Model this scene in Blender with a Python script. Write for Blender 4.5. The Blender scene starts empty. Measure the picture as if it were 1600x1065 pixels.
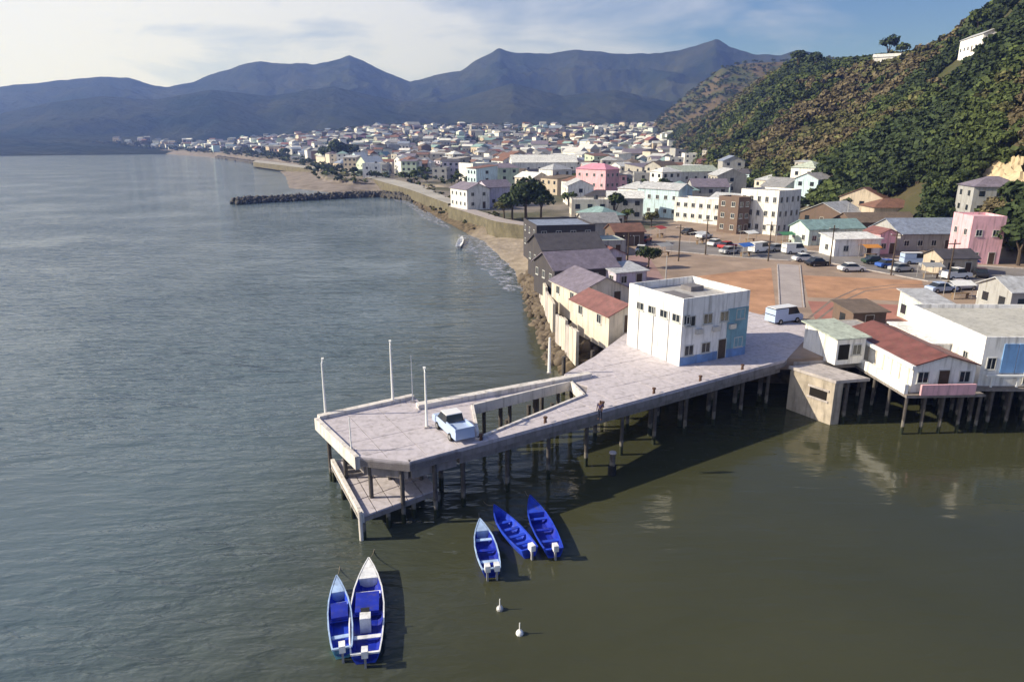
import bpy, bmesh, math, random
import numpy as np
from mathutils import Vector, Matrix

S = bpy.context.scene
COL = S.collection
R = math.radians
rnd = random.Random(7)
nr = np.random.default_rng(11)

# ------------------------------------------------------------------ camera, sky, sun, exposure
CH, PITCH, FPX = 27.0, R(16.2), 1101.0
cam = bpy.data.objects.new('camera', bpy.data.cameras.new('camera'))
COL.objects.link(cam)
cam.location = (0, 0, CH)
cam.rotation_euler = (R(90) - PITCH, 0, 0)
cam.data.sensor_width = 36
cam.data.lens = 36 * FPX / 1600
cam.data.clip_start = 0.5
cam.data.clip_end = 20000
S.camera = cam

SUN_EL, SUN_AZ = R(30), R(-94)          # azimuth from +Y, clockwise positive
to_sun = Vector((math.sin(SUN_AZ) * math.cos(SUN_EL), math.cos(SUN_AZ) * math.cos(SUN_EL), math.sin(SUN_EL)))
sun = bpy.data.objects.new('sun', bpy.data.lights.new('sun', 'SUN'))
COL.objects.link(sun)
sun.data.energy = 5.0
sun.data.angle = R(0.6)
sun.data.color = (1.0, 0.92, 0.83)
sun.rotation_euler = to_sun.to_track_quat('Z', 'Y').to_euler()

world = bpy.data.worlds.new('World')
S.world = world
world.use_nodes = True
wn, wl = world.node_tree.nodes, world.node_tree.links
wn.clear()
w_out = wn.new('ShaderNodeOutputWorld')
w_bg = wn.new('ShaderNodeBackground'); w_bg.inputs['Strength'].default_value = 0.05
w_sky = wn.new('ShaderNodeTexSky'); w_sky.sky_type = 'NISHITA'; w_sky.sun_disc = False
w_sky.sun_elevation = SUN_EL; w_sky.sun_rotation = SUN_AZ % (2 * math.pi)
w_sky.dust_density = 0.3; w_sky.ozone_density = 3.5
w_tc = wn.new('ShaderNodeTexCoord')
w_map = wn.new('ShaderNodeMapping'); w_map.inputs['Scale'].default_value = (2.1, 2.1, 7.5)
w_map.inputs['Location'].default_value = (0.35, 0.1, 0.2)
w_n = wn.new('ShaderNodeTexNoise'); w_n.inputs['Scale'].default_value = 2.1; w_n.inputs['Detail'].default_value = 8
w_n.inputs['Roughness'].default_value = 0.58; w_n.inputs['Distortion'].default_value = 0.35
w_dot = wn.new('ShaderNodeVectorMath'); w_dot.operation = 'DOT_PRODUCT'; w_dot.inputs[1].default_value = to_sun
w_add = wn.new('ShaderNodeMath'); w_add.operation = 'MULTIPLY_ADD'; w_add.inputs[1].default_value = 0.5
w_ramp = wn.new('ShaderNodeValToRGB')
w_ramp.color_ramp.elements[0].position = 0.27; w_ramp.color_ramp.elements[0].color = (0, 0, 0, 1)
w_ramp.color_ramp.elements[1].position = 0.58; w_ramp.color_ramp.elements[1].color = (1, 1, 1, 1)
w_cc = wn.new('ShaderNodeValToRGB')          # cloud brightness rises towards the sun
w_cc.color_ramp.elements[0].position = 0.0; w_cc.color_ramp.elements[0].color = (0.33, 0.43, 0.84, 1)
w_cc.color_ramp.elements[1].position = 0.85; w_cc.color_ramp.elements[1].color = (0.88, 0.90, 1.0, 1)
w_mr = wn.new('ShaderNodeMapRange'); w_mr.inputs[1].default_value = -0.6; w_mr.inputs[2].default_value = 0.6
w_gain = wn.new('ShaderNodeVectorMath'); w_gain.operation = 'SCALE'; w_gain.inputs['Scale'].default_value = 14.5
w_mix = wn.new('ShaderNodeMixRGB')
wl.new(w_tc.outputs['Generated'], w_map.inputs['Vector']); wl.new(w_map.outputs[0], w_n.inputs['Vector'])
wl.new(w_tc.outputs['Generated'], w_dot.inputs[0])
wl.new(w_dot.outputs['Value'], w_add.inputs[0]); wl.new(w_n.outputs['Fac'], w_add.inputs[2])
w_sep = wn.new('ShaderNodeSeparateXYZ'); wl.new(w_tc.outputs['Generated'], w_sep.inputs[0])
w_thin = wn.new('ShaderNodeMath'); w_thin.operation = 'MULTIPLY_ADD'; w_thin.inputs[1].default_value = -0.62     # the cloud bank lies low, the zenith is clear
wl.new(w_sep.outputs['Z'], w_thin.inputs[0]); wl.new(w_add.outputs[0], w_thin.inputs[2])
wl.new(w_thin.outputs[0], w_ramp.inputs['Fac'])
wl.new(w_dot.outputs['Value'], w_mr.inputs[0]); wl.new(w_mr.outputs[0], w_cc.inputs['Fac'])
wl.new(w_cc.outputs['Color'], w_gain.inputs[0])
wl.new(w_ramp.outputs['Color'], w_mix.inputs['Fac']); w_tint = wn.new('ShaderNodeVectorMath'); w_tint.operation = 'MULTIPLY'; w_tint.inputs[1].default_value = (0.80, 1.0, 1.55)
wl.new(w_sky.outputs['Color'], w_tint.inputs[0]); wl.new(w_tint.outputs[0], w_mix.inputs['Color1'])
wl.new(w_gain.outputs[0], w_mix.inputs['Color2'])
wl.new(w_mix.outputs[0], w_bg.inputs['Color']); wl.new(w_bg.outputs[0], w_out.inputs['Surface'])

S.view_settings.view_transform = 'Standard'
S.view_settings.look = 'None'
S.view_settings.gamma = 1
S.view_settings.use_curve_mapping = False
S.view_settings.exposure = 0.5
S.render.engine = 'CYCLES'
S.cycles.max_bounces = 6
S.cycles.volume_bounces = 0

# ------------------------------------------------------------------ survey: photo sight lines -> real positions
_cp, _sp = math.cos(PITCH), math.sin(PITCH)
def ray(u, v):
    cx, cy = (u - 800) / FPX, (532.5 - v) / FPX
    return Vector((cx, _cp + cy * _sp, -_sp + cy * _cp))
def P(u, v, z=0.0):
    d = ray(u, v); t = (z - CH) / d.z
    return Vector((d.x * t, d.y * t, z))
def PR(u, v, dist):
    """azimuth (deg), height at horizontal distance"""
    d = ray(u, v); k = dist / math.hypot(d.x, d.y)
    return math.degrees(math.atan2(d.x, d.y)), CH + d.z * k
def AZ(u, v=230):
    d = ray(u, v); return math.degrees(math.atan2(d.x, d.y))

# ------------------------------------------------------------------ materials
MATS = {}
def mat(name, col, rough=0.8, var=0.18, scale=1.2, bump=0.0, stripe=None, metallic=0.0, dirt=0.0, spec=0.3, bscale=None):
    if name in MATS: return MATS[name]
    m = bpy.data.materials.new(name); m.use_nodes = True
    n, l = m.node_tree.nodes, m.node_tree.links
    b = n['Principled BSDF']
    b.inputs['Roughness'].default_value = rough; b.inputs['Metallic'].default_value = metallic
    b.inputs['Specular IOR Level'].default_value = spec
    tc = n.new('ShaderNodeTexCoord')
    geo = n.new('ShaderNodeNewGeometry')
    nz = n.new('ShaderNodeTexNoise'); nz.inputs['Scale'].default_value = scale; nz.inputs['Detail'].default_value = 6
    nz.inputs['Roughness'].default_value = 0.65
    l.new(geo.outputs['Position'], nz.inputs['Vector'])
    rp = n.new('ShaderNodeValToRGB')
    rp.color_ramp.elements[0].position = 0.3; rp.color_ramp.elements[1].position = 0.7
    rp.color_ramp.elements[0].color = (*[c * (1 - var) for c in col], 1)
    rp.color_ramp.elements[1].color = (*[min(c * (1 + var), 0.95) for c in col], 1)
    l.new(nz.outputs['Fac'], rp.inputs['Fac'])
    out = rp.outputs['Color']
    if dirt > 0:
        mp = n.new('ShaderNodeMapping'); mp.inputs['Scale'].default_value = (2.2, 2.2, 0.25)
        l.new(geo.outputs['Position'], mp.inputs['Vector'])
        n2 = n.new('ShaderNodeTexNoise'); n2.inputs['Scale'].default_value = 1.1; n2.inputs['Detail'].default_value = 5
        l.new(mp.outputs[0], n2.inputs['Vector'])
        r2 = n.new('ShaderNodeValToRGB'); r2.color_ramp.elements[0].position = 0.5; r2.color_ramp.elements[1].position = 0.72
        r2.color_ramp.elements[0].color = (0, 0, 0, 1); r2.color_ramp.elements[1].color = (dirt, dirt, dirt, 1)
        l.new(n2.outputs['Fac'], r2.inputs['Fac'])
        mx = n.new('ShaderNodeMixRGB'); mx.inputs['Color2'].default_value = (0.10, 0.085, 0.065, 1)
        l.new(r2.outputs['Color'], mx.inputs['Fac']); l.new(out, mx.inputs['Color1']); out = mx.outputs[0]
    l.new(out, b.inputs['Base Color'])
    if bump > 0:
        bp = n.new('ShaderNodeBump'); bp.inputs['Strength'].default_value = 0.6; bp.inputs['Distance'].default_value = bump
        if stripe:
            wv = n.new('ShaderNodeTexWave'); wv.inputs['Scale'].default_value = stripe; wv.bands_direction = 'X'
            l.new(tc.outputs['Object'], wv.inputs['Vector']); l.new(wv.outputs['Color'], bp.inputs['Height'])
        else:
            nb = n.new('ShaderNodeTexNoise'); nb.inputs['Scale'].default_value = bscale or scale * 4; nb.inputs['Detail'].default_value = 5
            l.new(geo.outputs['Position'], nb.inputs['Vector']); l.new(nb.outputs['Fac'], bp.inputs['Height'])
        l.new(bp.outputs[0], b.inputs['Normal'])
    MATS[name] = m
    return m

def attr_mat(name, rough=0.85, var=0.3, scale=0.6):
    m = bpy.data.materials.new(name); m.use_nodes = True
    n, l = m.node_tree.nodes, m.node_tree.links
    b = n['Principled BSDF']; b.inputs['Roughness'].default_value = rough; b.inputs['Specular IOR Level'].default_value = 0.2
    a = n.new('ShaderNodeAttribute'); a.attribute_name = 'tint'
    geo = n.new('ShaderNodeNewGeometry')
    nz = n.new('ShaderNodeTexNoise'); nz.inputs['Scale'].default_value = scale; nz.inputs['Detail'].default_value = 3
    l.new(geo.outputs['Position'], nz.inputs['Vector'])
    mr = n.new('ShaderNodeMapRange'); mr.inputs[1].default_value = 0.3; mr.inputs[2].default_value = 0.7
    mr.inputs[3].default_value = 1 - var; mr.inputs[4].default_value = 1 + var
    l.new(nz.outputs['Fac'], mr.inputs[0])
    vm = n.new('ShaderNodeVectorMath'); vm.operation = 'SCALE'
    l.new(a.outputs['Color'], vm.inputs[0]); l.new(mr.outputs[0], vm.inputs['Scale'])
    l.new(vm.outputs[0], b.inputs['Base Color'])
    return m

WALLC = {
    'white': (0.74, 0.73, 0.70), 'cream': (0.60, 0.545, 0.47), 'grey': (0.36, 0.36, 0.36), 'pale blue': (0.50, 0.64, 0.70),
    'pink': (0.72, 0.42, 0.47), 'beige': (0.46, 0.39, 0.31), 'brown': (0.15, 0.105, 0.085), 'pale green': (0.50, 0.58, 0.46),
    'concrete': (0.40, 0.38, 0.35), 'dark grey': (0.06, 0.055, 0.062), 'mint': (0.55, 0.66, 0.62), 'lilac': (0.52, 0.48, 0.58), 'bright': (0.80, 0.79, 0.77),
}
ROOFC = {
    'grey tin': (0.27, 0.27, 0.28), 'rusty': (0.20, 0.105, 0.075), 'red': (0.23, 0.105, 0.095), 'silver': (0.46, 0.47, 0.49), 'dark': (0.075, 0.07, 0.08),
    'blue grey': (0.24, 0.28, 0.37), 'purple grey': (0.19, 0.165, 0.21), 'pale green': (0.45, 0.50, 0.42), 'white': (0.72, 0.72, 0.70), 'maroon': (0.19, 0.075, 0.065),
    'concrete': (0.40, 0.38, 0.36), 'brown': (0.17, 0.13, 0.10), 'teal': (0.22, 0.33, 0.33),
}
def wm(c): return mat('wall_paint_' + c.replace(' ', '_'), WALLC[c], 0.85, 0.10, 0.7, 0.01, dirt=0.5)
def rm(c): return mat('roof_sheet_' + c.replace(' ', '_'), ROOFC[c], 0.6, 0.28, 0.9, 0.04, stripe=2.2, dirt=0.45)
GLASS = mat('window_glass', (0.022, 0.027, 0.034), 0.12, 0.3, 0.5, spec=0.5)
FRAME = mat('window_frame_paint', (0.5, 0.5, 0.48), 0.6, 0.1, 2)
DOORM = mat('door_wood', (0.07, 0.045, 0.03), 0.6, 0.2, 3)
WHITE = mat('white_paint', (0.78, 0.78, 0.76), 0.5, 0.05, 2)
METALP = mat('galvanised_metal', (0.5, 0.5, 0.5), 0.45, 0.1, 3, metallic=0.4)
TRUNK = mat('tree_bark', (0.075, 0.055, 0.04), 0.9, 0.3, 3, 0.03)
CONC = mat('weathered_concrete', (0.44, 0.40, 0.385), 0.9, 0.20, 0.7, 0.02, dirt=0.45, bscale=6)
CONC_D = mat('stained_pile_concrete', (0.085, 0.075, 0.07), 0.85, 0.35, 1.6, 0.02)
LEAF = attr_mat('leaves', 0.75, 0.35, 0.9)

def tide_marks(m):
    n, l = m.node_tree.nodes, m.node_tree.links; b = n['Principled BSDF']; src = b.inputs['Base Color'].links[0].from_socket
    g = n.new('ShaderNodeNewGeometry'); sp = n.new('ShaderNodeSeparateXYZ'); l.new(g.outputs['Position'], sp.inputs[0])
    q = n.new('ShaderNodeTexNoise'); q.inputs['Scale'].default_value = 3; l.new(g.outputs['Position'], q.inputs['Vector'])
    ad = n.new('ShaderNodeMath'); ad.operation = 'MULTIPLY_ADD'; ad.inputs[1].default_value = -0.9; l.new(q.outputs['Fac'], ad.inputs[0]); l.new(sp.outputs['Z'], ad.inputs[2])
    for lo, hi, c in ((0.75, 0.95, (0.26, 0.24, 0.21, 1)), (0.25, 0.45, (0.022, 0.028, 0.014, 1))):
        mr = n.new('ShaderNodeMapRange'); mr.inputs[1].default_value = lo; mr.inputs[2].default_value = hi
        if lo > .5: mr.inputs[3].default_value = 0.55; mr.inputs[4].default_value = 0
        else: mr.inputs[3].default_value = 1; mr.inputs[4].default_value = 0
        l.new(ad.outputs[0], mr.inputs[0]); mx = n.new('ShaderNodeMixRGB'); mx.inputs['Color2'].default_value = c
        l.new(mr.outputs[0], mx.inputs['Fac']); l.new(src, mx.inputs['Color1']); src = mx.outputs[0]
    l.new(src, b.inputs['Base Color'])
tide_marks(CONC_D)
# ------------------------------------------------------------------ mesh helpers
def tag(o, label=None, cat=None, group=None, kind=None):
    if label: o['label'] = label
    if cat: o['category'] = cat
    if group: o['group'] = group
    if kind: o['kind'] = kind
    return o
def empty(name, loc, rz=0.0, label=None, cat=None, group=None):
    o = bpy.data.objects.new(name, None); COL.objects.link(o)
    o.location = loc; o.rotation_euler = (0, 0, rz); o.empty_display_size = 0.3
    return tag(o, label, cat, group)
def link(name, me, parent=None, loc=(0, 0, 0), rot=(0, 0, 0), scale=(1, 1, 1)):
    o = bpy.data.objects.new(name, me); COL.objects.link(o)
    o.parent = parent; o.location = loc; o.rotation_euler = rot; o.scale = scale
    return o
class MB:
    def __init__(s): s.v = []; s.f = []; s.m = []
    def face(s, idx, mi=0): s.f.append(tuple(idx)); s.m.append(mi)
    def poly(s, pts, mi=0):
        b = len(s.v); s.v += [tuple(p) for p in pts]; s.face(range(b, b + len(pts)), mi); return s
    def box(s, x0, y0, z0, x1, y1, z1, mi=0):
        b = len(s.v)
        s.v += [(x0, y0, z0), (x1, y0, z0), (x1, y1, z0), (x0, y1, z0), (x0, y0, z1), (x1, y0, z1), (x1, y1, z1), (x0, y1, z1)]
        for q in ((0, 3, 2, 1), (4, 5, 6, 7), (0, 1, 5, 4), (1, 2, 6, 5), (2, 3, 7, 6), (3, 0, 4, 7)):
            s.face([b + i for i in q], mi)
        return s
    def prism(s, pts, z0, z1, mi=0, mi_top=None):
        n = len(pts)
        ar = sum(pts[i][0] * pts[(i + 1) % n][1] - pts[(i + 1) % n][0] * pts[i][1] for i in range(n))
        if ar < 0: pts = pts[::-1]
        b = len(s.v)
        s.v += [(p[0], p[1], z0) for p in pts] + [(p[0], p[1], z1) for p in pts]
        s.face([b + i for i in range(n)][::-1], mi); s.face([b + n + i for i in range(n)], mi if mi_top is None else mi_top)
        for i in range(n):
            j = (i + 1) % n; s.face((b + i, b + j, b + n + j, b + n + i), mi)
        return s
    def tube(s, p0, p1, r0, r1=None, n=8, mi=0):
        r1 = r0 if r1 is None else r1
        p0, p1 = Vector(p0), Vector(p1); d = (p1 - p0).normalized()
        a = d.orthogonal().normalized(); c = d.cross(a)
        b = len(s.v)
        for (p, r) in ((p0, r0), (p1, r1)):
            for i in range(n):
                t = 2 * math.pi * i / n; s.v.append(tuple(p + (a * math.cos(t) + c * math.sin(t)) * r))
        for i in range(n):
            j = (i + 1) % n; s.face((b + i, b + j, b + n + j, b + n + i), mi)
        s.face([b + i for i in range(n)][::-1], mi); s.face([b + n + i for i in range(n)], mi)
        return s
    def mesh(s, name, mats):
        me = bpy.data.meshes.new(name); me.from_pydata(s.v, [], s.f)
        if not isinstance(mats, (list, tuple)): mats = [mats]
        for m in mats: me.materials.append(m)
        if len(mats) > 1: me.polygons.foreach_set('material_index', s.m)
        me.update(); return me
    def build(s, name, mats, parent=None, **k): return link(name, s.mesh(name, mats), parent, **k)
def np_mesh(name, verts, quads, mats, tint=None, smooth=False, tri=False):
    me = bpy.data.meshes.new(name); k = 3 if tri else 4
    nv, nf = len(verts), len(quads)
    me.vertices.add(nv); me.vertices.foreach_set('co', np.asarray(verts, np.float32).ravel())
    me.loops.add(nf * k); me.loops.foreach_set('vertex_index', np.asarray(quads, np.int32).ravel())
    me.polygons.add(nf); me.polygons.foreach_set('loop_start', np.arange(0, nf * k, k, dtype=np.int32))
    me.update(calc_edges=True)
    if smooth: me.polygons.foreach_set('use_smooth', np.ones(nf, bool))
    if tint is not None:
        a = me.color_attributes.new('tint', 'FLOAT_COLOR', 'POINT')
        c = np.ones((nv, 4), np.float32); c[:, :3] = tint; a.data.foreach_set('color', c.ravel())
    me.materials.append(mats); return me

# value noise
_tab = nr.random((256, 256))
def vnoise(x, y):
    xi, yi = np.floor(x).astype(int), np.floor(y).astype(int)
    fx, fy = x - xi, y - yi
    fx = fx * fx * (3 - 2 * fx); fy = fy * fy * (3 - 2 * fy)
    a = _tab[xi & 255, yi & 255]; b = _tab[(xi + 1) & 255, yi & 255]; c = _tab[xi & 255, (yi + 1) & 255]; d = _tab[(xi + 1) & 255, (yi + 1) & 255]
    return (a * (1 - fx) + b * fx) * (1 - fy) + (c * (1 - fx) + d * fx) * fy
def fbm(x, y, s, o=5):
    t = 0; amp = 0.5; x = np.asarray(x, float) / s; y = np.asarray(y, float) / s
    for i in range(o): t = t + amp * (vnoise(x + 17.3 * i, y + 9.1 * i) - 0.5) * 2; x = x * 2.03; y = y * 2.03; amp *= 0.5
    return t

# ------------------------------------------------------------------ terrain
LAND = 4.6
coast_px = [(-900, 238), (-300, 237), (0, 237), (120, 237.5), (250, 240), (330, 246), (385, 254), (432, 262), (446, 276), (452, 294),
            (520, 301), (585, 300), (640, 313), (683, 340), (725, 362), (765, 385), (800, 420), (822, 455), (842, 500), (862, 545), (874, 585)]
coast = [(P(u, v).x, P(u, v).y) for u, v in coast_px] + [(12, 79), (26, 76.5), (34, 75), (48, 80), (64, 84), (90, 88), (140, 80), (230, 40), (420, -300),
         (6500, -300), (6500, 6500), (-6500, 6500), (-6500, 1300)]
coast = np.array(coast)
def coast_sd(x, y):
    """distance to the shoreline, positive on land"""
    shp = x.shape; x = x.ravel(); y = y.ravel()
    best = np.full(x.shape, 1e9); ins = np.zeros(x.shape, bool)
    n = len(coast)
    for i in range(n):
        ax, ay = coast[i]; bx, by = coast[(i + 1) % n]
        dx, dy = bx - ax, by - ay
        t = np.clip(((x - ax) * dx + (y - ay) * dy) / (dx * dx + dy * dy), 0, 1)
        best = np.minimum(best, np.hypot(x - ax - t * dx, y - ay - t * dy))
        cnd = ((ay > y) != (by > y)) & (x < (bx - ax) * (y - ay) / (by - ay + 1e-12) + ax)
        ins ^= cnd
    return np.where(ins, best, -best).reshape(shp)
def tabl(rows):
    a = [PR(u, v, D) for u, v, D in rows]
    return np.array([q[0] for q in a]), np.array([r[2] for r in rows]), np.array([q[1] for q in a])
ridge = tabl([(1040, 222, 950), (1062, 214, 900), (1100, 196, 850), (1150, 160, 760), (1200, 124, 680), (1240, 103, 600), (1300, 103, 560), (1340, 101, 520),
              (1385, 98, 460), (1450, 86, 420), (1490, 66, 400), (1560, 14, 370), (1600, -16, 350), (1800, -60, 320), (2300, -90, 300), (3200, -60, 280)])
base = [(AZ(u), d) for u, d in [(1040, 900), (1080, 500), (1120, 350), (1200, 292), (1300, 222), (1400, 196), (1500, 176), (1600, 158), (2300, 140), (3200, 130)]]
base = np.array(base)
spur = tabl([(960, 226, 1350), (1000, 212, 1320), (1040, 176, 1300), (1080, 142, 1280), (1130, 104, 1260), (1180, 97, 1250), (1300, 92, 1250), (1400, 98, 1200), (2300, 60, 1200)])
def height(x, y, sd=None):
    if sd is None: sd = coast_sd(x, y)
    r = np.hypot(x, y); az = np.degrees(np.arctan2(x, y))
    slope = np.where((y > 138) & (y < 200) & (x < 40), 0.15, np.where(y > 330, 0.16, 0.6))
    h = np.minimum(LAND, sd * slope); h = np.where(sd < 0, np.maximum(sd * 0.35, -3.0), h)
    h = h + fbm(x, y, 6, 3) * 0.5 * np.clip(1 - np.abs(sd - 4) / 8, 0, 1)
    inl = np.clip((r - 650) / 800, 0, 1) * np.clip(sd / 120, 0, 1)
    h = h + 42 * inl ** 1.3 * np.clip((az + 24) / 14, 0.12, 1)
    rb = np.interp(az, base[:, 0], base[:, 1]); rr = np.interp(az, ridge[0], ridge[1]); zr = np.interp(az, ridge[0], ridge[2])
    t = (r - rb) / (rr - rb)
    tc = np.clip(t, 0, 1)
    hh = (zr - LAND) * (1 - (1 - tc) ** 1.25) + fbm(x, y, 60, 5) * 11 * np.sin(np.pi * tc) + fbm(x, y, 300, 2) * 0
    hh = np.where(t > 1, (zr - LAND) - (r - rr) * 0.3, hh)
    fade = np.clip((az - AZ(1030)) / 1.5, 0, 1)
    hh = np.clip(hh, 0, None) * fade * (t > 0)
    rr2 = np.interp(az, spur[0], spur[1]); zr2 = np.interp(az, spur[0], spur[2])
    t2 = np.clip((r - 880) / (rr2 - 880), 0, 1)
    h2 = (zr2 - LAND) * t2 ** 1.1 + fbm(x, y, 90, 5) * 14 * np.sin(np.pi * t2)
    h2 = np.where(r > rr2, (zr2 - LAND) - (r - rr2) * 0.25, h2)
    h2 = np.clip(h2, 0, None) * np.clip((az - AZ(955)) / 1.2, 0, 1)
    return np.maximum(np.maximum(h + hh, np.where(sd > 20, h2 + LAND, -9)), h)
def gh(x, y): return float(height(np.array([float(x)]), np.array([float(y)]))[0])

def polar(name, az0, az1, na, r0, r1, nrr, fn, m, focus=None):
    azs = np.linspace(az0, az1, na) if focus is None else focus
    na = len(azs)
    rs = r0 * (r1 / r0) ** (np.arange(nrr) / (nrr - 1))
    A, Rr = np.meshgrid(np.radians(azs), rs)
    X, Y = Rr * np.sin(A), Rr * np.cos(A)
    Z = fn(X, Y)
    V = np.stack([X, Y, Z], -1).reshape(-1, 3)
    i, j = np.meshgrid(np.arange(nrr - 1), np.arange(na - 1), indexing='ij')
    q = np.stack([i * na + j, i * na + j + 1, (i + 1) * na + j + 1, (i + 1) * na + j], -1).reshape(-1, 4)[:, ::-1]
    o = link(name, np_mesh(name, V, q, m, smooth=True))
    o['kind'] = 'structure'; return o

def ground_material():
    m = bpy.data.materials.new('ground_cover'); m.use_nodes = True
    n, l = m.node_tree.nodes, m.node_tree.links
    b = n['Principled BSDF']; b.inputs['Roughness'].default_value = 0.95; b.inputs['Specular IOR Level'].default_value = 0.1
    g = n.new('ShaderNodeNewGeometry'); sp = n.new('ShaderNodeSeparateXYZ'); l.new(g.outputs['Position'], sp.inputs[0])
    def noise(s, d=6):
        q = n.new('ShaderNodeTexNoise'); q.inputs['Scale'].default_value = s; q.inputs['Detail'].default_value = d
        l.new(g.outputs['Position'], q.inputs['Vector']); return q
    def ramp(src, p0, c0, p1, c1):
        q = n.new('ShaderNodeValToRGB'); e = q.color_ramp.elements
        e[0].position, e[0].color, e[1].position, e[1].color = p0, (*c0, 1), p1, (*c1, 1)
        l.new(src, q.inputs['Fac']); return q.outputs['Color']
    def mix(f, a, c):
        q = n.new('ShaderNodeMixRGB'); l.new(f, q.inputs['Fac']); l.new(a, q.inputs['Color1']); l.new(c, q.inputs['Color2']); return q.outputs[0]
    def mrange(src, a, c):
        q = n.new('ShaderNodeMapRange'); q.inputs[1].default_value = a; q.inputs[2].default_value = c; l.new(src, q.inputs[0]); return q.outputs[0]
    dirt = ramp(noise(0.08).outputs['Fac'], 0.35, (0.17, 0.15, 0.135), 0.65, (0.27, 0.235, 0.20))
    grass = ramp(noise(0.05, 8).outputs['Fac'], 0.38, (0.070, 0.066, 0.034), 0.62, (0.042, 0.058, 0.022))
    brown = ramp(noise(0.3, 8).outputs['Fac'], 0.3, (0.070, 0.056, 0.034), 0.7, (0.125, 0.095, 0.058))
    hill = mix(ramp(noise(0.022, 5).outputs['Fac'], 0.46, (0, 0, 0), 0.56, (1, 1, 1)), grass, brown)
    low = mix(ramp(noise(0.03, 4).outputs['Fac'], 0.5, (0, 0, 0), 0.6, (0.7, 0.7, 0.7)), dirt, grass)
    c = mix(mrange(sp.outputs['Z'], 6, 9), low, hill)
    sand = ramp(noise(0.4).outputs['Fac'], 0.3, (0.22, 0.185, 0.145), 0.7, (0.33, 0.28, 0.23))
    bank = ramp(noise(0.9, 8).outputs['Fac'], 0.35, (0.045, 0.035, 0.022), 0.65, (0.16, 0.125, 0.085))
    shore = mix(mrange(sp.outputs['Y'], 132, 140), bank, sand); shore = mix(mrange(sp.outputs['Y'], 196, 206), shore, bank); fsand = ramp(noise(0.15).outputs['Fac'], 0.3, (0.15, 0.125, 0.105), 0.7, (0.27, 0.235, 0.215)); shore = mix(mrange(sp.outputs['Y'], 330, 345), shore, fsand)
    c = mix(mrange(sp.outputs['Z'], 3.6, 4.4), shore, c)
    # the quarry-like cliff at the foot of the hill
    l.new(c, b.inputs['Base Color'])
    bp = n.new('ShaderNodeBump'); bp.inputs['Distance'].default_value = 0.5; bp.inputs['Strength'].default_value = 0.7
    l.new(noise(0.7, 8).outputs['Fac'], bp.inputs['Height']); l.new(bp.outputs[0], b.inputs['Normal'])
    return m
GM = ground_material()
az_list = np.concatenate([np.linspace(-80, -39, 30)[:-1], np.linspace(-39, 39, 500), np.linspace(39, 88, 50)[1:]])
polar('ground', 0, 0, 0, 52, 2150, 470, height, GM, az_list)

def mrow(rows):
    a = [PR(u, v, D) for u, v, D in rows]; return np.array([q[0] for q in a]), np.array([q[1] for q in a])
far_az, far_z = mrow([(u, v, 2700) for u, v in [(-2600, 120), (-900, 100), (-500, 145), (-200, 140), (0, 135), (45, 130), (90, 125), (140, 121), (170, 117), (200, 120), (235, 131),
    (260, 134), (300, 127), (330, 114), (370, 102), (400, 95), (440, 98), (490, 99), (530, 91), (545, 86), (570, 95), (600, 110), (640, 127), (670, 119),
    (720, 109), (750, 90), (780, 74), (800, 80), (860, 81), (900, 75), (960, 82), (1000, 83), (1060, 78), (1100, 65), (1120, 59), (1140, 72), (1180, 85),
    (1220, 85), (1250, 77), (1270, 81), (1290, 91), (1330, 92), (1500, 70), (1900, 60), (3200, 100)]])
fr_az, fr_z = mrow([(u, v, 2050) for u, v in [(-900, 170), (-200, 190), (0, 178), (80, 160), (160, 150), (240, 156), (330, 140), (420, 150), (520, 135), (620, 158), (700, 160), (800, 130),
    (880, 150), (960, 140), (1050, 160), (1200, 150), (1500, 140), (3200, 120)]])
def mountain_h(x, y):
    r = np.hypot(x, y); az = np.degrees(np.arctan2(x, y))
    zf = np.interp(az, far_az, far_z); z1 = np.interp(az, fr_az, fr_z)
    rr = 2700
    t = np.clip((r - 1750) / (rr - 1750), 0, 1)
    gul = np.abs(fbm(x, y, 330, 5)) * 1.5
    h = zf * t ** 1.15 * (1 - gul * 0.6 * np.sin(np.pi * t)) + fbm(x, y, 110, 5) * 34 * np.sin(np.pi * t)
    h = np.where(r > rr, zf - (r - rr) * 0.35, h) + np.where(r > rr - 110, fbm(x, y, 45, 4) * 5, 0)
    t1 = np.clip((r - 1500) / (2050 - 1500), 0, 1)
    h1 = z1 * t1 ** 1.2 + fbm(x, y, 150, 5) * 24 * np.sin(np.pi * t1)
    h1 = np.where(r > 2050, z1 - (r - 2050) * 0.3, h1)
    h0 = np.clip((r - 1330) / 700, 0, 1) * 45 + fbm(x, y, 100, 4) * 6 * np.clip((r - 1330) / 200, 0, 1)
    ledge = np.clip((r - 1245) / 60, 0, 1) * 7 - 3
    return np.maximum(np.maximum(np.maximum(h, h1), h0 + ledge), -3)
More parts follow.
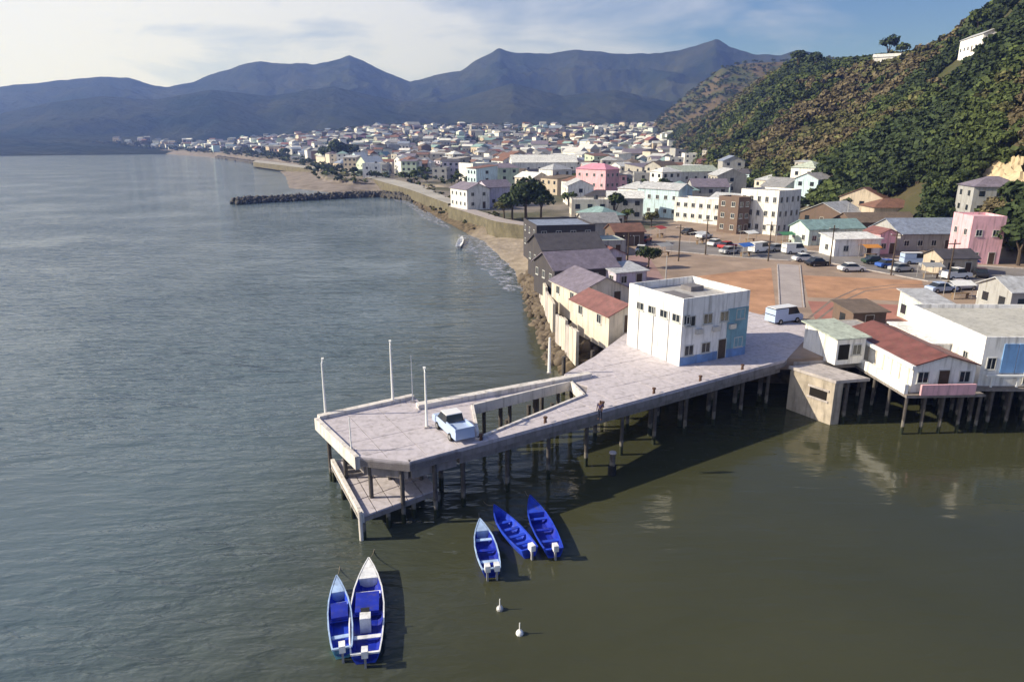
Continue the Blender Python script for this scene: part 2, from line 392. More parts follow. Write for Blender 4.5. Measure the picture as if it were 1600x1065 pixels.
def mountain_material():
    m = bpy.data.materials.new('forested_mountain'); m.use_nodes = True
    n, l = m.node_tree.nodes, m.node_tree.links
    b = n['Principled BSDF']; b.inputs['Roughness'].default_value = 1; b.inputs['Specular IOR Level'].default_value = 0
    g = n.new('ShaderNodeNewGeometry')
    q = n.new('ShaderNodeTexNoise'); q.inputs['Scale'].default_value = 0.006; q.inputs['Detail'].default_value = 9; q.inputs['Roughness'].default_value = 0.62
    l.new(g.outputs['Position'], q.inputs['Vector'])
    r = n.new('ShaderNodeValToRGB'); e = r.color_ramp.elements
    e[0].position, e[0].color, e[1].position, e[1].color = 0.35, (0.012, 0.020, 0.012, 1), 0.68, (0.045, 0.048, 0.030, 1)
    l.new(q.outputs['Fac'], r.inputs['Fac']); l.new(r.outputs['Color'], b.inputs['Base Color'])
    bp = n.new('ShaderNodeBump'); bp.inputs['Distance'].default_value = 14; bp.inputs['Strength'].default_value = 0.8
    q2 = n.new('ShaderNodeTexNoise'); q2.inputs['Scale'].default_value = 0.03; q2.inputs['Detail'].default_value = 7
    l.new(g.outputs['Position'], q2.inputs['Vector']); l.new(q2.outputs['Fac'], bp.inputs['Height']); l.new(bp.outputs[0], b.inputs['Normal'])
    return m
polar('mountains', 0, 0, 0, 1240, 3700, 190, mountain_h, mountain_material(),
      np.concatenate([np.linspace(-85, -40, 50)[:-1], np.linspace(-40, 40, 420), np.linspace(40, 85, 50)[1:]]))

# ------------------------------------------------------------------ water
def water_material():
    m = bpy.data.materials.new('sea_water'); m.use_nodes = True
    n, l = m.node_tree.nodes, m.node_tree.links
    b = n['Principled BSDF']; b.inputs['Roughness'].default_value = 0.09; b.inputs['IOR'].default_value = 1.333
    b.inputs['Specular IOR Level'].default_value = 0.5
    g = n.new('ShaderNodeNewGeometry'); sp = n.new('ShaderNodeSeparateXYZ'); l.new(g.outputs['Position'], sp.inputs[0])
    # silt: olive near the pier, bluer and paler out in the bay
    cn = n.new('ShaderNodeTexNoise'); cn.inputs['Scale'].default_value = 0.035; cn.inputs['Detail'].default_value = 4
    l.new(g.outputs['Position'], cn.inputs['Vector'])
    cr = n.new('ShaderNodeValToRGB'); e = cr.color_ramp.elements
    e[0].position, e[0].color, e[1].position, e[1].color = 0.3, (0.040, 0.043, 0.022, 1), 0.7, (0.058, 0.060, 0.032, 1)
    l.new(cn.outputs['Fac'], cr.inputs['Fac'])
    mr = n.new('ShaderNodeMapRange'); mr.interpolation_type = 'SMOOTHSTEP'
    mr.inputs[1].default_value = -4; mr.inputs[2].default_value = -38
    off = n.new('ShaderNodeMath'); off.operation = 'MULTIPLY_ADD'; off.inputs[1].default_value = -0.12; l.new(sp.outputs['Y'], off.inputs[0]); l.new(sp.outputs['X'], off.inputs[2])
    l.new(off.outputs[0], mr.inputs[0])
    mx = n.new('ShaderNodeMixRGB'); mx.inputs['Color2'].default_value = (0.076, 0.112, 0.132, 1)
    l.new(mr.outputs[0], mx.inputs['Fac']); l.new(cr.outputs['Color'], mx.inputs['Color1']); l.new(mx.outputs[0], b.inputs['Base Color'])
    # wind ripples: strong in the open, weak in the lee of the pier
    lee = n.new('ShaderNodeMapRange'); lee.interpolation_type = 'SMOOTHSTEP'
    lee.inputs[1].default_value = 2; lee.inputs[2].default_value = -14; lee.inputs[3].default_value = 0.16; lee.inputs[4].default_value = 1.0
    l.new(sp.outputs['X'], lee.inputs[0])
    gust = n.new('ShaderNodeTexNoise'); gust.inputs['Scale'].default_value = 0.03; gust.inputs['Detail'].default_value = 3
    l.new(g.outputs['Position'], gust.inputs['Vector'])
    gm = n.new('ShaderNodeMapRange'); gm.inputs[1].default_value = 0.35; gm.inputs[2].default_value = 0.65; gm.inputs[3].default_value = 0.35; gm.inputs[4].default_value = 1.3
    l.new(gust.outputs['Fac'], gm.inputs[0])
    mul = n.new('ShaderNodeMath'); mul.operation = 'MULTIPLY'; l.new(lee.outputs[0], mul.inputs[0]); l.new(gm.outputs[0], mul.inputs[1])
    def waves(scl, rot, stretch, detail):
        mp = n.new('ShaderNodeMapping'); mp.inputs['Rotation'].default_value = (0, 0, R(rot)); mp.inputs['Scale'].default_value = (scl / stretch, scl, scl)
        l.new(g.outputs['Position'], mp.inputs['Vector'])
        q = n.new('ShaderNodeTexNoise'); q.inputs['Scale'].default_value = 1; q.inputs['Detail'].default_value = detail; q.inputs['Distortion'].default_value = 0.4
        l.new(mp.outputs[0], q.inputs['Vector']); return q.outputs['Fac']
    prev = None
    for scl, rot, st, det, dist in ((0.36, -38, 3.5, 3, 0.62), (1.0, -28, 3.0, 3, 0.34), (3.0, -50, 1.8, 2, 0.05)):
        bp = n.new('ShaderNodeBump'); bp.inputs['Distance'].default_value = dist
        l.new(mul.outputs[0], bp.inputs['Strength']); l.new(waves(scl, rot, st, det), bp.inputs['Height'])
        if prev: l.new(prev, bp.inputs['Normal'])
        prev = bp.outputs[0]
    l.new(prev, b.inputs['Normal'])
    return m
wv = MB(); wv.poly([(-3700, -600, 0), (3700, -600, 0), (3700, 3800, 0), (-3700, 3800, 0)])
tag(wv.build('water', water_material()), kind='structure')

# ------------------------------------------------------------------ haze: real air between the camera and the mountains
hz = MB(); hz.box(-3800, -700, -4.2, 3800, 3900, 460)
hm = bpy.data.materials.new('haze_air'); hm.use_nodes = True
hn = hm.node_tree.nodes; hn.clear()
ho = hn.new('ShaderNodeOutputMaterial'); hv = hn.new('ShaderNodeVolumePrincipled')
hv.inputs['Color'].default_value = (0.23, 0.37, 1.0, 1); hv.inputs['Absorption Color'].default_value = (1, 1, 1, 1); hv.inputs['Density'].default_value = 0.00026; hv.inputs['Anisotropy'].default_value = 0.3
hm.node_tree.links.new(hv.outputs[0], ho.inputs['Volume'])
tag(hz.build('haze', hm), kind='stuff')

# ------------------------------------------------------------------ paved ground, roads
def sheet(name, pxs, z, m, kind='structure', world=False, thick=0.0, side=None):
    pts = [(p[0], p[1]) for p in pxs] if world else [(P(u, v, z).x, P(u, v, z).y) for u, v in pxs]
    mb = MB()
    b = len(pts)
    ar = sum(pts[i][0] * pts[(i + 1) % b][1] - pts[(i + 1) % b][0] * pts[i][1] for i in range(b))
    if ar < 0: pts = pts[::-1]
    mb.poly([(x, y, z) for x, y in pts]) if not thick else mb.prism(pts, z - thick, z, 1 if side else 0, 0)
    o = mb.build(name, [m, side] if side else m); o['kind'] = kind; return o
ASPH = mat('worn_asphalt', (0.20, 0.185, 0.18), 0.9, 0.25, 0.25, 0.02, bscale=5)
EARTH = mat('bare_earth', (0.30, 0.225, 0.175), 0.95, 0.30, 0.16, 0.03, bscale=3)
ORANGE = mat('orange_court_clay', (0.40, 0.225, 0.135), 0.95, 0.30, 0.22, 0.01, bscale=3)
REDC = mat('red_painted_paving', (0.36, 0.165, 0.13), 0.9, 0.25, 0.2)
PATH = mat('concrete_path', (0.36, 0.32, 0.31), 0.9, 0.15, 0.4)
PINKP = mat('reddish_yard_paving', (0.28, 0.18, 0.17), 0.9, 0.25, 0.3)
Z0 = LAND + 0.35
def plaza_h(): return Z0
sheet('plaza', [(985, 520), (905, 450), (930, 400), (1000, 365), (1060, 345), (1300, 372), (1560, 392), (1640, 430), (1640, 530), (1250, 560), (1150, 560)], Z0, EARTH, thick=1.2)
sheet('road', [(1040, 376), (1180, 384), (1300, 396), (1420, 408), (1600, 420), (1600, 455), (1450, 440), (1300, 412), (1150, 402), (1040, 392)], Z0 + 0.012, ASPH)
sheet('sports_court', [(1085, 432), (1205, 418), (1212, 480), (1170, 500), (1100, 470)], Z0 + 0.008, ORANGE)
sheet('sports_field', [(1255, 430), (1440, 438), (1452, 472), (1262, 464)], Z0 + 0.008, ORANGE)
sheet('red_paving', [(1262, 470), (1450, 478), (1445, 505), (1275, 502)], Z0 + 0.008, REDC)
sheet('path', [(1215, 412), (1248, 414), (1254, 480), (1218, 480)], Z0 + 0.016, PATH)
sheet('yard', [(985, 400), (1010, 395), (1040, 440), (960, 478), (930, 450)], Z0 + 0.02, PINKP)
SEAW = mat('mossy_sea_wall', (0.13, 0.115, 0.075), 0.95, 0.4, 0.4, 0.05, dirt=0.5)
# far coast road and beaches
sheet('beach_road', [(700, 322), (712, 318), (790, 342), (850, 352), (838, 355), (775, 346)], Z0 - 0.1, PATH, thick=4.5, side=SEAW)
sheet('shore_road', [(640, 296), (700, 318), (716, 316), (660, 290), (560, 268), (400, 250), (395, 253), (555, 272)], Z0 + 0.0, mat('pale_road', (0.36, 0.34, 0.31), 0.9, 0.2, 0.1), thick=4.0, side=SEAW)

def strip(name, px, wdt, z0, z1, m):
    pts = [Vector(P(u, v, Z0)[:2]) for u, v in px]; mb = MB()
    for a, b in zip(pts[:-1], pts[1:]):
        d = (b - a).normalized(); nn = Vector((-d.y, d.x)) * wdt
        mb.prism([tuple(q) for q in (a, b, b + nn, a + nn)], z0, z1)
    o = mb.build(name, m); o['kind'] = 'structure'
for px in ([(1040, 392), (1150, 402), (1300, 412), (1450, 440), (1600, 455)], [(1040, 376), (1180, 384), (1300, 396), (1420, 408), (1600, 420)]): strip('kerb', px, 0.3, Z0 - 0.02, Z0 + 0.13, CONC)
for px in ([(1214, 414), (1217, 480)], [(1249, 414), (1255, 480)]): strip('kerb', px, 0.18, Z0 - 0.02, Z0 + 0.10, CONC)
TRK = mat('tyre_tracks', (0.21, 0.165, 0.14), 0.95, 0.3, 0.5)
for k, px in enumerate([[(1262, 500), (1300, 470), (1340, 452), (1400, 445), (1450, 446)]]):
    for off in (0, 1.5):
        q = [(u + off * 9, v + off * 2) for u, v in px]; strip('track', q, 0.32, Z0 + 0.001, Z0 + 0.014 + 0.002 * k + 0.001 * off, TRK)

# surf along the beach: thin foam sheets on the swash
def foam_material():
    m = bpy.data.materials.new('surf_foam'); m.use_nodes = True
    n, l = m.node_tree.nodes, m.node_tree.links
    b = n['Principled BSDF']; b.inputs['Base Color'].default_value = (0.45, 0.47, 0.58, 1); b.inputs['Roughness'].default_value = 0.7
    g = n.new('ShaderNodeNewGeometry'); q = n.new('ShaderNodeTexNoise'); q.inputs['Scale'].default_value = 0.55; q.inputs['Detail'].default_value = 8; q.inputs['Roughness'].default_value = 0.7
    l.new(g.outputs['Position'], q.inputs['Vector'])
    r = n.new('ShaderNodeMapRange'); r.inputs[1].default_value = 0.46; r.inputs[2].default_value = 0.64; r.inputs[4].default_value = 0.75; l.new(q.outputs['Fac'], r.inputs[0]); l.new(r.outputs[0], b.inputs['Alpha'])
    return m
FOAM = foam_material()
def foam(cl, wd, z, seed):
    r = random.Random(seed); mb = MB(); n = len(cl) * 8
    pts = []
    for i in range(n + 1):
        t = i / n * (len(cl) - 1); k = min(int(t), len(cl) - 2); f = t - k
        pts.append(Vector(cl[k]) * (1 - f) + Vector(cl[k + 1]) * f)
    L, Rr = [], []
    for i, p in enumerate(pts):
        d = (pts[min(i + 1, n)] - pts[max(i - 1, 0)]).normalized(); nn = Vector((-d.y, d.x))
        w = wd * math.sin(math.pi * (i + 0.4) / (n + 1)) ** 0.4
        L.append(p + nn * (w * r.uniform(0.25, 0.6))); Rr.append(p - nn * (w * r.uniform(0.25, 0.6)))
    for i in range(n):
        mb.poly([(L[i].x, L[i].y, z), (L[i + 1].x, L[i + 1].y, z), (Rr[i + 1].x, Rr[i + 1].y, z), (Rr[i].x, Rr[i].y, z)][::-1])
    o = mb.build('surf', FOAM); tag(o, kind='stuff'); return o
for k, (pts, wd) in enumerate([([(722, 366), (745, 382), (772, 402), (792, 428), (808, 456)], 9.0),
                               ([(600, 306), (640, 318), (672, 340), (700, 356)], 5.5)]):
    foam([(P(u, v).x, P(u, v).y) for u, v in pts], wd, 0.03 + 0.01 * k, k)

# ------------------------------------------------------------------ houses
def window_mesh(w, h, framed=True):
    key = ('win', w, h, framed)
    if key in _mc: return _mc[key]
    mb = MB()
    if framed:
        t = 0.08
        mb.box(-w / 2, -0.07, 0, w / 2, 0.02, t); mb.box(-w / 2, -0.07, h - t, w / 2, 0.02, h)
        mb.box(-w / 2, -0.069, t, -w / 2 + t, 0.02, h - t); mb.box(w / 2 - t, -0.069, t, w / 2, 0.02, h - t)
        mb.box(-0.03, -0.05, t, 0.03, 0.02, h - t); mb.box(-w / 2 - 0.08, -0.14, -0.07, w / 2 + 0.08, 0.02, -0.002)
    else:
        mb.box(-w / 2 - 0.07, -0.04, -0.07, w / 2 + 0.07, 0.02, 0.0, 1); mb.box(-w / 2, -0.03, 0.002, w / 2, 0.02, h, 0)
    _mc[key] = mb.mesh('window', FRAME if framed else [GLASS, FRAME]); return _mc[key]
_mc = {}
def pane_mesh(w, h):
    key = ('pane', w, h)
    if key not in _mc: _mc[key] = MB().box(-w / 2 + 0.08, -0.03, 0.08, w / 2 - 0.08, 0.01, h - 0.08).mesh('pane', GLASS)
    return _mc[key]
def door_mesh(w, h):
    key = ('door', w, h)
    if key not in _mc: _mc[key] = MB().box(-w / 2, -0.04, 0, w / 2, 0.02, h, 0).box(-w / 2 - 0.08, -0.06, 0, -w / 2 - 0.002, 0.02, h + 0.08, 1).box(w / 2 + 0.002, -0.06, 0, w / 2 + 0.08, 0.02, h + 0.08, 1).box(-w / 2, -0.06, h + 0.002, w / 2, 0.02, h + 0.08, 1).mesh('door', [DOORM, FRAME])
    return _mc[key]

def roof_geo(mb, w, d, h, rt, ov=0.35, th=0.12, rise=None):
    """adds roof slabs; returns rise"""
    if rt == 'gable_y':
        rs = rise or w * 0.22; e = rs * 2 * ov / w
        for sx in (0, 1):
            x0, x1 = (-ov, w / 2) if sx == 0 else (w + ov, w / 2)
            a = [(x0, -ov, h - e), (x1, -ov, h + rs), (x1, d + ov, h + rs), (x0, d + ov, h - e)]
            slab(mb, a, th)
    elif rt == 'gable_x':
        rs = rise or d * 0.22; e = rs * 2 * ov / d
        for sx in (0, 1):
            y0, y1 = (-ov, d / 2) if sx == 0 else (d + ov, d / 2)
            slab(mb, [(-ov, y0, h - e), (w + ov, y0, h - e), (w + ov, y1, h + rs), (-ov, y1, h + rs)], th)
    elif rt == 'hip':
        rs = rise or min(w, d) * 0.25; m = min(w, d) / 2
        if w >= d: r0, r1 = (m, d / 2), (w - m, d / 2)
        else: r0, r1 = (w / 2, m), (w / 2, d - m)
        c = [(-ov, -ov, h), (w + ov, -ov, h), (w + ov, d + ov, h), (-ov, d + ov, h)]
        R0, R1 = (r0[0], r0[1], h + rs), (r1[0], r1[1], h + rs)
        if w >= d: fs = [[c[0], c[1], R1, R0], [c[1], c[2], R1], [c[2], c[3], R0, R1], [c[3], c[0], R0]]
        else: fs = [[c[0], c[1], R0], [c[1], c[2], R1, R0], [c[2], c[3], R1], [c[3], c[0], R0, R1]]
        for f in fs: mb.poly(f)
        mb.poly([(-ov, -ov, h - 0.01), (-ov, d + ov, h - 0.01), (w + ov, d + ov, h - 0.01), (w + ov, -ov, h - 0.01)])
    elif rt == 'shed':
        rs = rise or d * 0.12
        slab(mb, [(-ov, -ov, h), (w + ov, -ov, h), (w + ov, d + ov, h + rs), (-ov, d + ov, h + rs)], th)
    return rs if rt != 'flat' else 0
def slab(mb, a, th):
    n = (Vector(a[1]) - Vector(a[0])).cross(Vector(a[3]) - Vector(a[0]))
    if n.z < 0: a = a[::-1]
    b = len(mb.v); k = len(a)
    mb.v += [tuple(p) for p in a] + [(p[0], p[1], p[2] + th) for p in a]
    mb.face([b + i for i in range(k)][::-1]); mb.face([b + k + i for i in range(k)])
    for i in range(k): mb.face((b + i, b + (i + 1) % k, b + k + (i + 1) % k, b + k + i))

FOOT = []
def house(label, cat, loc, w, d, h, rot, wall, roof, rt, rows=1, cf=2, cl=2, cr=2, framed=False, door=True, name='house', group=None, wsize=(1.1, 1.15), below=2.0, parapet=0.5, rise=None, ov=0.35, slab_z=None):
    root = empty(name, loc, R(rot), label, cat, group)
    _c, _s = math.cos(R(rot)), math.sin(R(rot)); FOOT.append((loc[0] + _c * w / 2 - _s * d / 2, loc[1] + _s * w / 2 + _c * d / 2, math.hypot(w, d) / 2))
    wmat = wall if not isinstance(wall, str) else wm(wall)
    rmat = roof if not isinstance(roof, str) else rm(roof)
    mb = MB()
    rs = {'gable_y': rise or w * 0.22, 'gable_x': rise or d * 0.22, 'shed': rise or d * 0.12}.get(rt, 0)
    if rt == 'flat':
        t = 0.2
        mb.box(0, 0, -below, w, d, h)                                     # body
        mb.box(0.001, 0.001, h, w - 0.001, t, h + parapet); mb.box(0.001, d - t, h, w - 0.001, d - 0.001, h + parapet)
        mb.box(0.001, t, h, t, d - t, h + parapet); mb.box(w - t, t, h, w - 0.001, d - t, h + parapet)
    else:
        hl = h - 0.01
        mb.box(0, 0, -below, w, d, hl)
        if rt == 'gable_y':
            mb.poly([(0, 0.002, hl), (w, 0.002, hl), (w / 2, 0.002, hl + rs)]); mb.poly([(w, d - 0.002, hl), (0, d - 0.002, hl), (w / 2, d - 0.002, hl + rs)])
        if rt == 'gable_x':
            mb.poly([(0.002, d, hl), (0.002, 0, hl), (0.002, d / 2, hl + rs)]); mb.poly([(w - 0.002, 0, hl), (w - 0.002, d, hl), (w - 0.002, d / 2, hl + rs)])
        if rt == 'shed':
            mb.poly([(0.002, d, hl), (0.002, 0, hl), (0.002, d, hl + rs)]); mb.poly([(w - 0.002, 0, hl), (w - 0.002, d, hl), (w - 0.002, d, hl + rs)])
            mb.poly([(w, d - 0.002, hl), (0, d - 0.002, hl), (0, d - 0.002, hl + rs), (w, d - 0.002, hl + rs)])
    mb.build('wall', wmat, root)
    rb = MB()
    if rt == 'flat': rb.box(0.21, 0.21, h + 0.002, w - 0.21, d - 0.21, h + 0.08)
    else: roof_geo(rb, w, d, h, rt, ov=ov, rise=rise)
    rb.build('roof', rmat, root)
    if rt == 'flat' and w > 6 and not framed: MB().tube((w * .7, d * .6, h + .08), (w * .7, d * .6, h + 1.3), .6, .6, 10).build('water_tank', mat('water_tank_plastic', (0.03, 0.035, 0.045), 0.5), root)
    fh = h / rows; ww, wh = wsize
    def put(n, length, place, skipdoor):
        for r in range(rows):
            for c in range(n):
                t = (c + 0.5) / n * length
                if skipdoor and r == 0 and c == n // 2:
                    o = link('door', door_mesh(1.0, 2.05), root); o.location = place(t, 0.02)[0]; o.rotation_euler = (0, 0, place(t, 0)[1]); continue
                (l, a) = place(t, r * fh + min(0.95, fh * 0.33))
                o = link('window', window_mesh(ww, wh, framed), root, l, (0, 0, a))
                if framed: link('pane', pane_mesh(ww, wh), o)
    if cf: put(cf, w, lambda t, z: ((t, 0, z), 0.0), door)
    if cl: put(cl, d, lambda t, z: ((0, t, z), -math.pi / 2), False)
    if cr: put(cr, d, lambda t, z: ((w, t, z), math.pi / 2), False)
    return root
def at(u, v, z=Z0): p = P(u, v, z); return (p.x, p.y, z)

# ------------------------------------------------------------------ pier
DZ = 5.0
E1 = Vector((math.cos(R(30)), math.sin(R(30)))); E2 = Vector((-E1.y, E1.x))
def PD(u, v, z=DZ): p = P(u, v, z); return Vector((p.x, p.y))
def clip_poly(sub, clip):
    def area(p): return sum(p[i][0] * p[(i + 1) % len(p)][1] - p[(i + 1) % len(p)][0] * p[i][1] for i in range(len(p)))
    if area(clip) < 0: clip = clip[::-1]
    out = list(sub)
    for i in range(len(clip)):
        a, b = clip[i], clip[(i + 1) % len(clip)]; inp = out; out = []
        side = lambda p: (b[0] - a[0]) * (p[1] - a[1]) - (b[1] - a[1]) * (p[0] - a[0])
        for k in range(len(inp)):
            p, q = inp[k], inp[(k + 1) % len(inp)]; sp_, sq = side(p), side(q)
            if sp_ >= 0: out.append(p)
            if sp_ * sq < 0: t = sp_ / (sp_ - sq); out.append((p[0] + (q[0] - p[0]) * t, p[1] + (q[1] - p[1]) * t))
        if not out: return []
    return out
def parea(p): return abs(sum(p[i][0] * p[(i + 1) % len(p)][1] - p[(i + 1) % len(p)][0] * p[i][1] for i in range(len(p)))) / 2 if len(p) > 2 else 0
h_a, h_b, h_c, h_d = PD(498, 655), PD(650, 622), PD(722, 702), PD(562, 716)
h_m = PD(640, 724)
arm = [h_c, PD(1000, 627), PD(930, 556), PD(872, 590), PD(655, 638)]
apron = [PD(1000, 627), PD(1226, 564), PD(1275, 512), PD(1100, 470), PD(985, 515), PD(930, 556)]
head = [h_a, h_d, h_m, h_c, h_b]
o1, o2, o3, o4 = PD(736, 634), PD(893, 596), PD(915, 618), PD(746, 687)      # the open bay in the outer half of the deck
a5, a6, a7 = PD(655, 638), PD(872, 590), PD(930, 556)
DECK = [head, [h_c, o4, o1, a5], [h_b, a5, h_c], [a5, o1, o2, a6], [o2, o3, a7, a6], [o3, PD(1000, 627), a7], [h_c, PD(1000, 627), o3, o4], apron]
OPEN = [tuple(q) for q in (o1, o2, o3, o4)]
def inside(p, poly):
    sg = [(b[0] - a[0]) * (p[1] - a[1]) - (b[1] - a[1]) * (p[0] - a[0]) for a, b in zip(poly, poly[1:] + poly[:1])]
    return all(q > 0 for q in sg) or all(q < 0 for q in sg)
pier = empty('pier', (h_c.x, h_c.y, 0), 0, 'long weathered concrete pier deck on dark piles reaching into the bay', 'pier')
def loc2(p): return (p[0] - h_c.x, p[1] - h_c.y)
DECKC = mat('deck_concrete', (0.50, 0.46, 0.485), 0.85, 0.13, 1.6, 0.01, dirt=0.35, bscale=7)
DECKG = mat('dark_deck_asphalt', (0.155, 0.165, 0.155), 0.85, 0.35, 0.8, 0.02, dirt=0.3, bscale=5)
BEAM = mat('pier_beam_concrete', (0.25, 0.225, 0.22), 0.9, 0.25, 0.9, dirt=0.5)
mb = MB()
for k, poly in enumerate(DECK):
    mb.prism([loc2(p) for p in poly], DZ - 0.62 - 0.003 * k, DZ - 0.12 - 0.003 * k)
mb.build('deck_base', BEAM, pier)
dark_zone = [tuple(PD(u, v)) for u, v in [(700, 662), (915, 600), (928, 616), (885, 652), (775, 686), (700, 690)]]
CS = 2.6
sr = random.Random(5)
oo = h_c
slabs = []
for i in range(-12, 22):
    for j in range(-10, 16):
        g = 0.02
        c = [oo + E1 * ((i + a) * CS + (g if a == 0 else -g)) + E2 * ((j + b) * CS + (g if b == 0 else -g)) for a, b in ((0, 0), (1, 0), (1, 1), (0, 1))]
        c = [tuple(q) for q in c]
        for poly in DECK:
            pc = clip_poly(c, [tuple(q) for q in poly])
            if parea(pc) > 0.03:
                slabs.append((pc, False))
for pc, _ in slabs:
    dz = sr.uniform(-0.012, 0.012)
    isd = False
    MB().prism([loc2(p) for p in pc], DZ - 0.115, DZ + dz).build('slab', DECKG if isd else DECKC, pier)
# kerbs and parapets
def wall_run(name, a, b, wdt, z0, z1, m, parent, off=(0, 0)):
    a, b = Vector(a), Vector(b); d = (b - a).normalized(); n = Vector((-d.y, d.x)) * wdt
    q = [a, b, b + n, a + n]
    return MB().prism([(p.x - off[0], p.y - off[1]) for p in q], z0, z1).build(name, m, parent)
ho_ = (h_c.x, h_c.y)
PALEC = mat('pale_parapet_paint', (0.66, 0.62, 0.58), 0.8, 0.12, 0.8, dirt=0.5)
wall_run('parapet', PD(655, 640), PD(925, 592 - 2), 0.75, DZ - 0.5, DZ + 0.42, PALEC, pier, ho_)
wall_run('parapet', PD(500, 656), PD(648, 623), 0.6, DZ - 0.5, DZ + 0.3, PALEC, pier, ho_)
wall_run('kerb', h_d, h_a, 0.35, DZ - 0.8, DZ + 0.2, PALEC, pier, ho_)
wall_run('kerb', h_c, PD(1226, 564), 0.3, DZ - 0.6, DZ + 0.14, DECKC, pier, ho_)
wall_run('kerb', h_m, h_c, 0.3, DZ - 0.6, DZ + 0.14, DECKC, pier, ho_)
wall_run('kerb', h_d, h_m, 0.3, DZ - 0.6, DZ + 0.14, DECKC, pier, ho_)
for a, b in ((o2, o1), (o1, o4), (o4, o3), (o3, o2)): wall_run('kerb', a, b, 0.22, DZ - 0.75, DZ + 0.16, PALEC, pier, ho_)
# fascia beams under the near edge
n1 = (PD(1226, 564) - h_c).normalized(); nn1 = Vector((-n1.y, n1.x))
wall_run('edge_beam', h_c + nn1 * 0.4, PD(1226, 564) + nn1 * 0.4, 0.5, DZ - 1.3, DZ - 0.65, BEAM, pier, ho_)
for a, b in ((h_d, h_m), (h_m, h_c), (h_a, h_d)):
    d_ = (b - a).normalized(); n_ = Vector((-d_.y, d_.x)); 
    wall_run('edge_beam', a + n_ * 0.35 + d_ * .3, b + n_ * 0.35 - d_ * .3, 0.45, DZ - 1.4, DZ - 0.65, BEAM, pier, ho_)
pile_me = {}
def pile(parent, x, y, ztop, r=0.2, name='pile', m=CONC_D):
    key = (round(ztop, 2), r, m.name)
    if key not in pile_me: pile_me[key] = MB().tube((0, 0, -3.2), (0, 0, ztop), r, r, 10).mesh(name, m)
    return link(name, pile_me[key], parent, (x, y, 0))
L_arm = (PD(1226, 564) - h_c).length
pr_ = random.Random(3)
for k in range(0, int(L_arm / 4.0) + 1):
    for j, off in enumerate((0.65, 4.2, 7.8)):
        if k * 4.0 > 22 or (j < 3):
            p = h_c + n1 * (k * 4.0 + 0.4) + nn1 * off
            if not inside(p, OPEN): pile(pier, p.x - ho_[0], p.y - ho_[1], DZ - 0.7, 0.19 if j else 0.17)
    if k * 4.0 > 19:
        for off in (11.5, 15.5, 2.3):
            p = h_c + n1 * (k * 4.0 + 1.5) + nn1 * off; pile(pier, p.x - ho_[0], p.y - ho_[1], DZ - 0.7, 0.22)
for u, v in ((570, 716), (620, 722), (672, 714), (530, 688), (505, 664), (600, 690), (650, 690), (640, 650), (580, 655)):
    p = PD(u, v) + Vector((0.25, 0.3)); pile(pier, p.x - ho_[0], p.y - ho_[1], DZ - 0.7, 0.16)
for u, v, zt in ((826, 672, 2.6), (846, 668, 3.4), (862, 676, 3.0), (792, 690, 2.2)):       # bare piles left standing in the open bay
    p = PD(u, v, 0); pile(pier, p.x - ho_[0], p.y - ho_[1], zt, 0.2)
for q in (0.15, 0.4, 0.65, 0.9):
    p = o1.lerp(o2, q) + nn1 * 0.6; pile(pier, p.x - ho_[0], p.y - ho_[1], DZ - 0.7, 0.17)
# cross heads between the pile rows
for k in range(0, int(L_arm / 6.2) + 1):
    a = h_c + n1 * (k * 6.2 + 0.4) + nn1 * 0.6
    if any(inside(a + nn1 * q, OPEN) for q in (1, 2, 3, 4, 5, 6, 7)): continue
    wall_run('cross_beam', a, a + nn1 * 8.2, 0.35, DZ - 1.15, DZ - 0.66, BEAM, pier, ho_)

bol = MB().tube((0, 0, 0), (0, 0, .45), .14, .11, 10).tube((0, 0, .45), (0, 0, .55), .19, .17, 10).mesh('bollard', mat('rusty_iron', (0.09, 0.05, 0.035), 0.8, 0.3, 4))
for k in range(6):
    p = h_c + n1 * (2 + k * 6.0) + nn1 * 0.6; link('bollard', bol, pier, (p.x - ho_[0], p.y - ho_[1], DZ))
# landing platform below the pier head
LZ = 1.75
l1, l2, l3 = PD(517, 722, LZ), PD(563, 808, LZ), PD(684, 764, LZ)
l4 = l1 + (l3 - l2)
land = empty('landing_platform', (l2.x, l2.y, 0), 0, 'low concrete landing platform with pale edge beam under the pier head', 'platform')
def locL(p): return (p[0] - l2.x, p[1] - l2.y)
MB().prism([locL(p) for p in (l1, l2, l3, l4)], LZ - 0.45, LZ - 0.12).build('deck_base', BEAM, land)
nu, nv = 5, 4
for i in range(nu):
    for j in range(nv):
        f = lambda a, b: l2 + (l3 - l2) * a + (l1 - l2) * b
        g = 0.006
        q = [f(i / nu + g, j / nv + g), f((i + 1) / nu - g, j / nv + g), f((i + 1) / nu - g, (j + 1) / nv - g), f(i / nu + g, (j + 1) / nv - g)]
        MB().prism([locL(p) for p in q], LZ - 0.115, LZ + sr.uniform(-.01, .01)).build('slab', DECKC, land)
wall_run('edge_beam', l1, l2, 0.28, LZ - 0.5, LZ + 0.28, PALEC, land, (l2.x, l2.y))
for t in (0.0, 0.33, 0.66, 1.0):
    p = l2 + (l1 - l2) * t; pile(land, p.x - l2.x + .15, p.y - l2.y + .1, LZ - 0.46, 0.17)
    if t > 0: p = l2 + (l3 - l2) * t; pile(land, p.x - l2.x, p.y - l2.y + .25, LZ - 0.46, 0.17)
MB().tube((0, 0, -3), (0, 0, LZ + 0.5), 0.16, 0.16, 10).build('corner_post', PALEC, land)
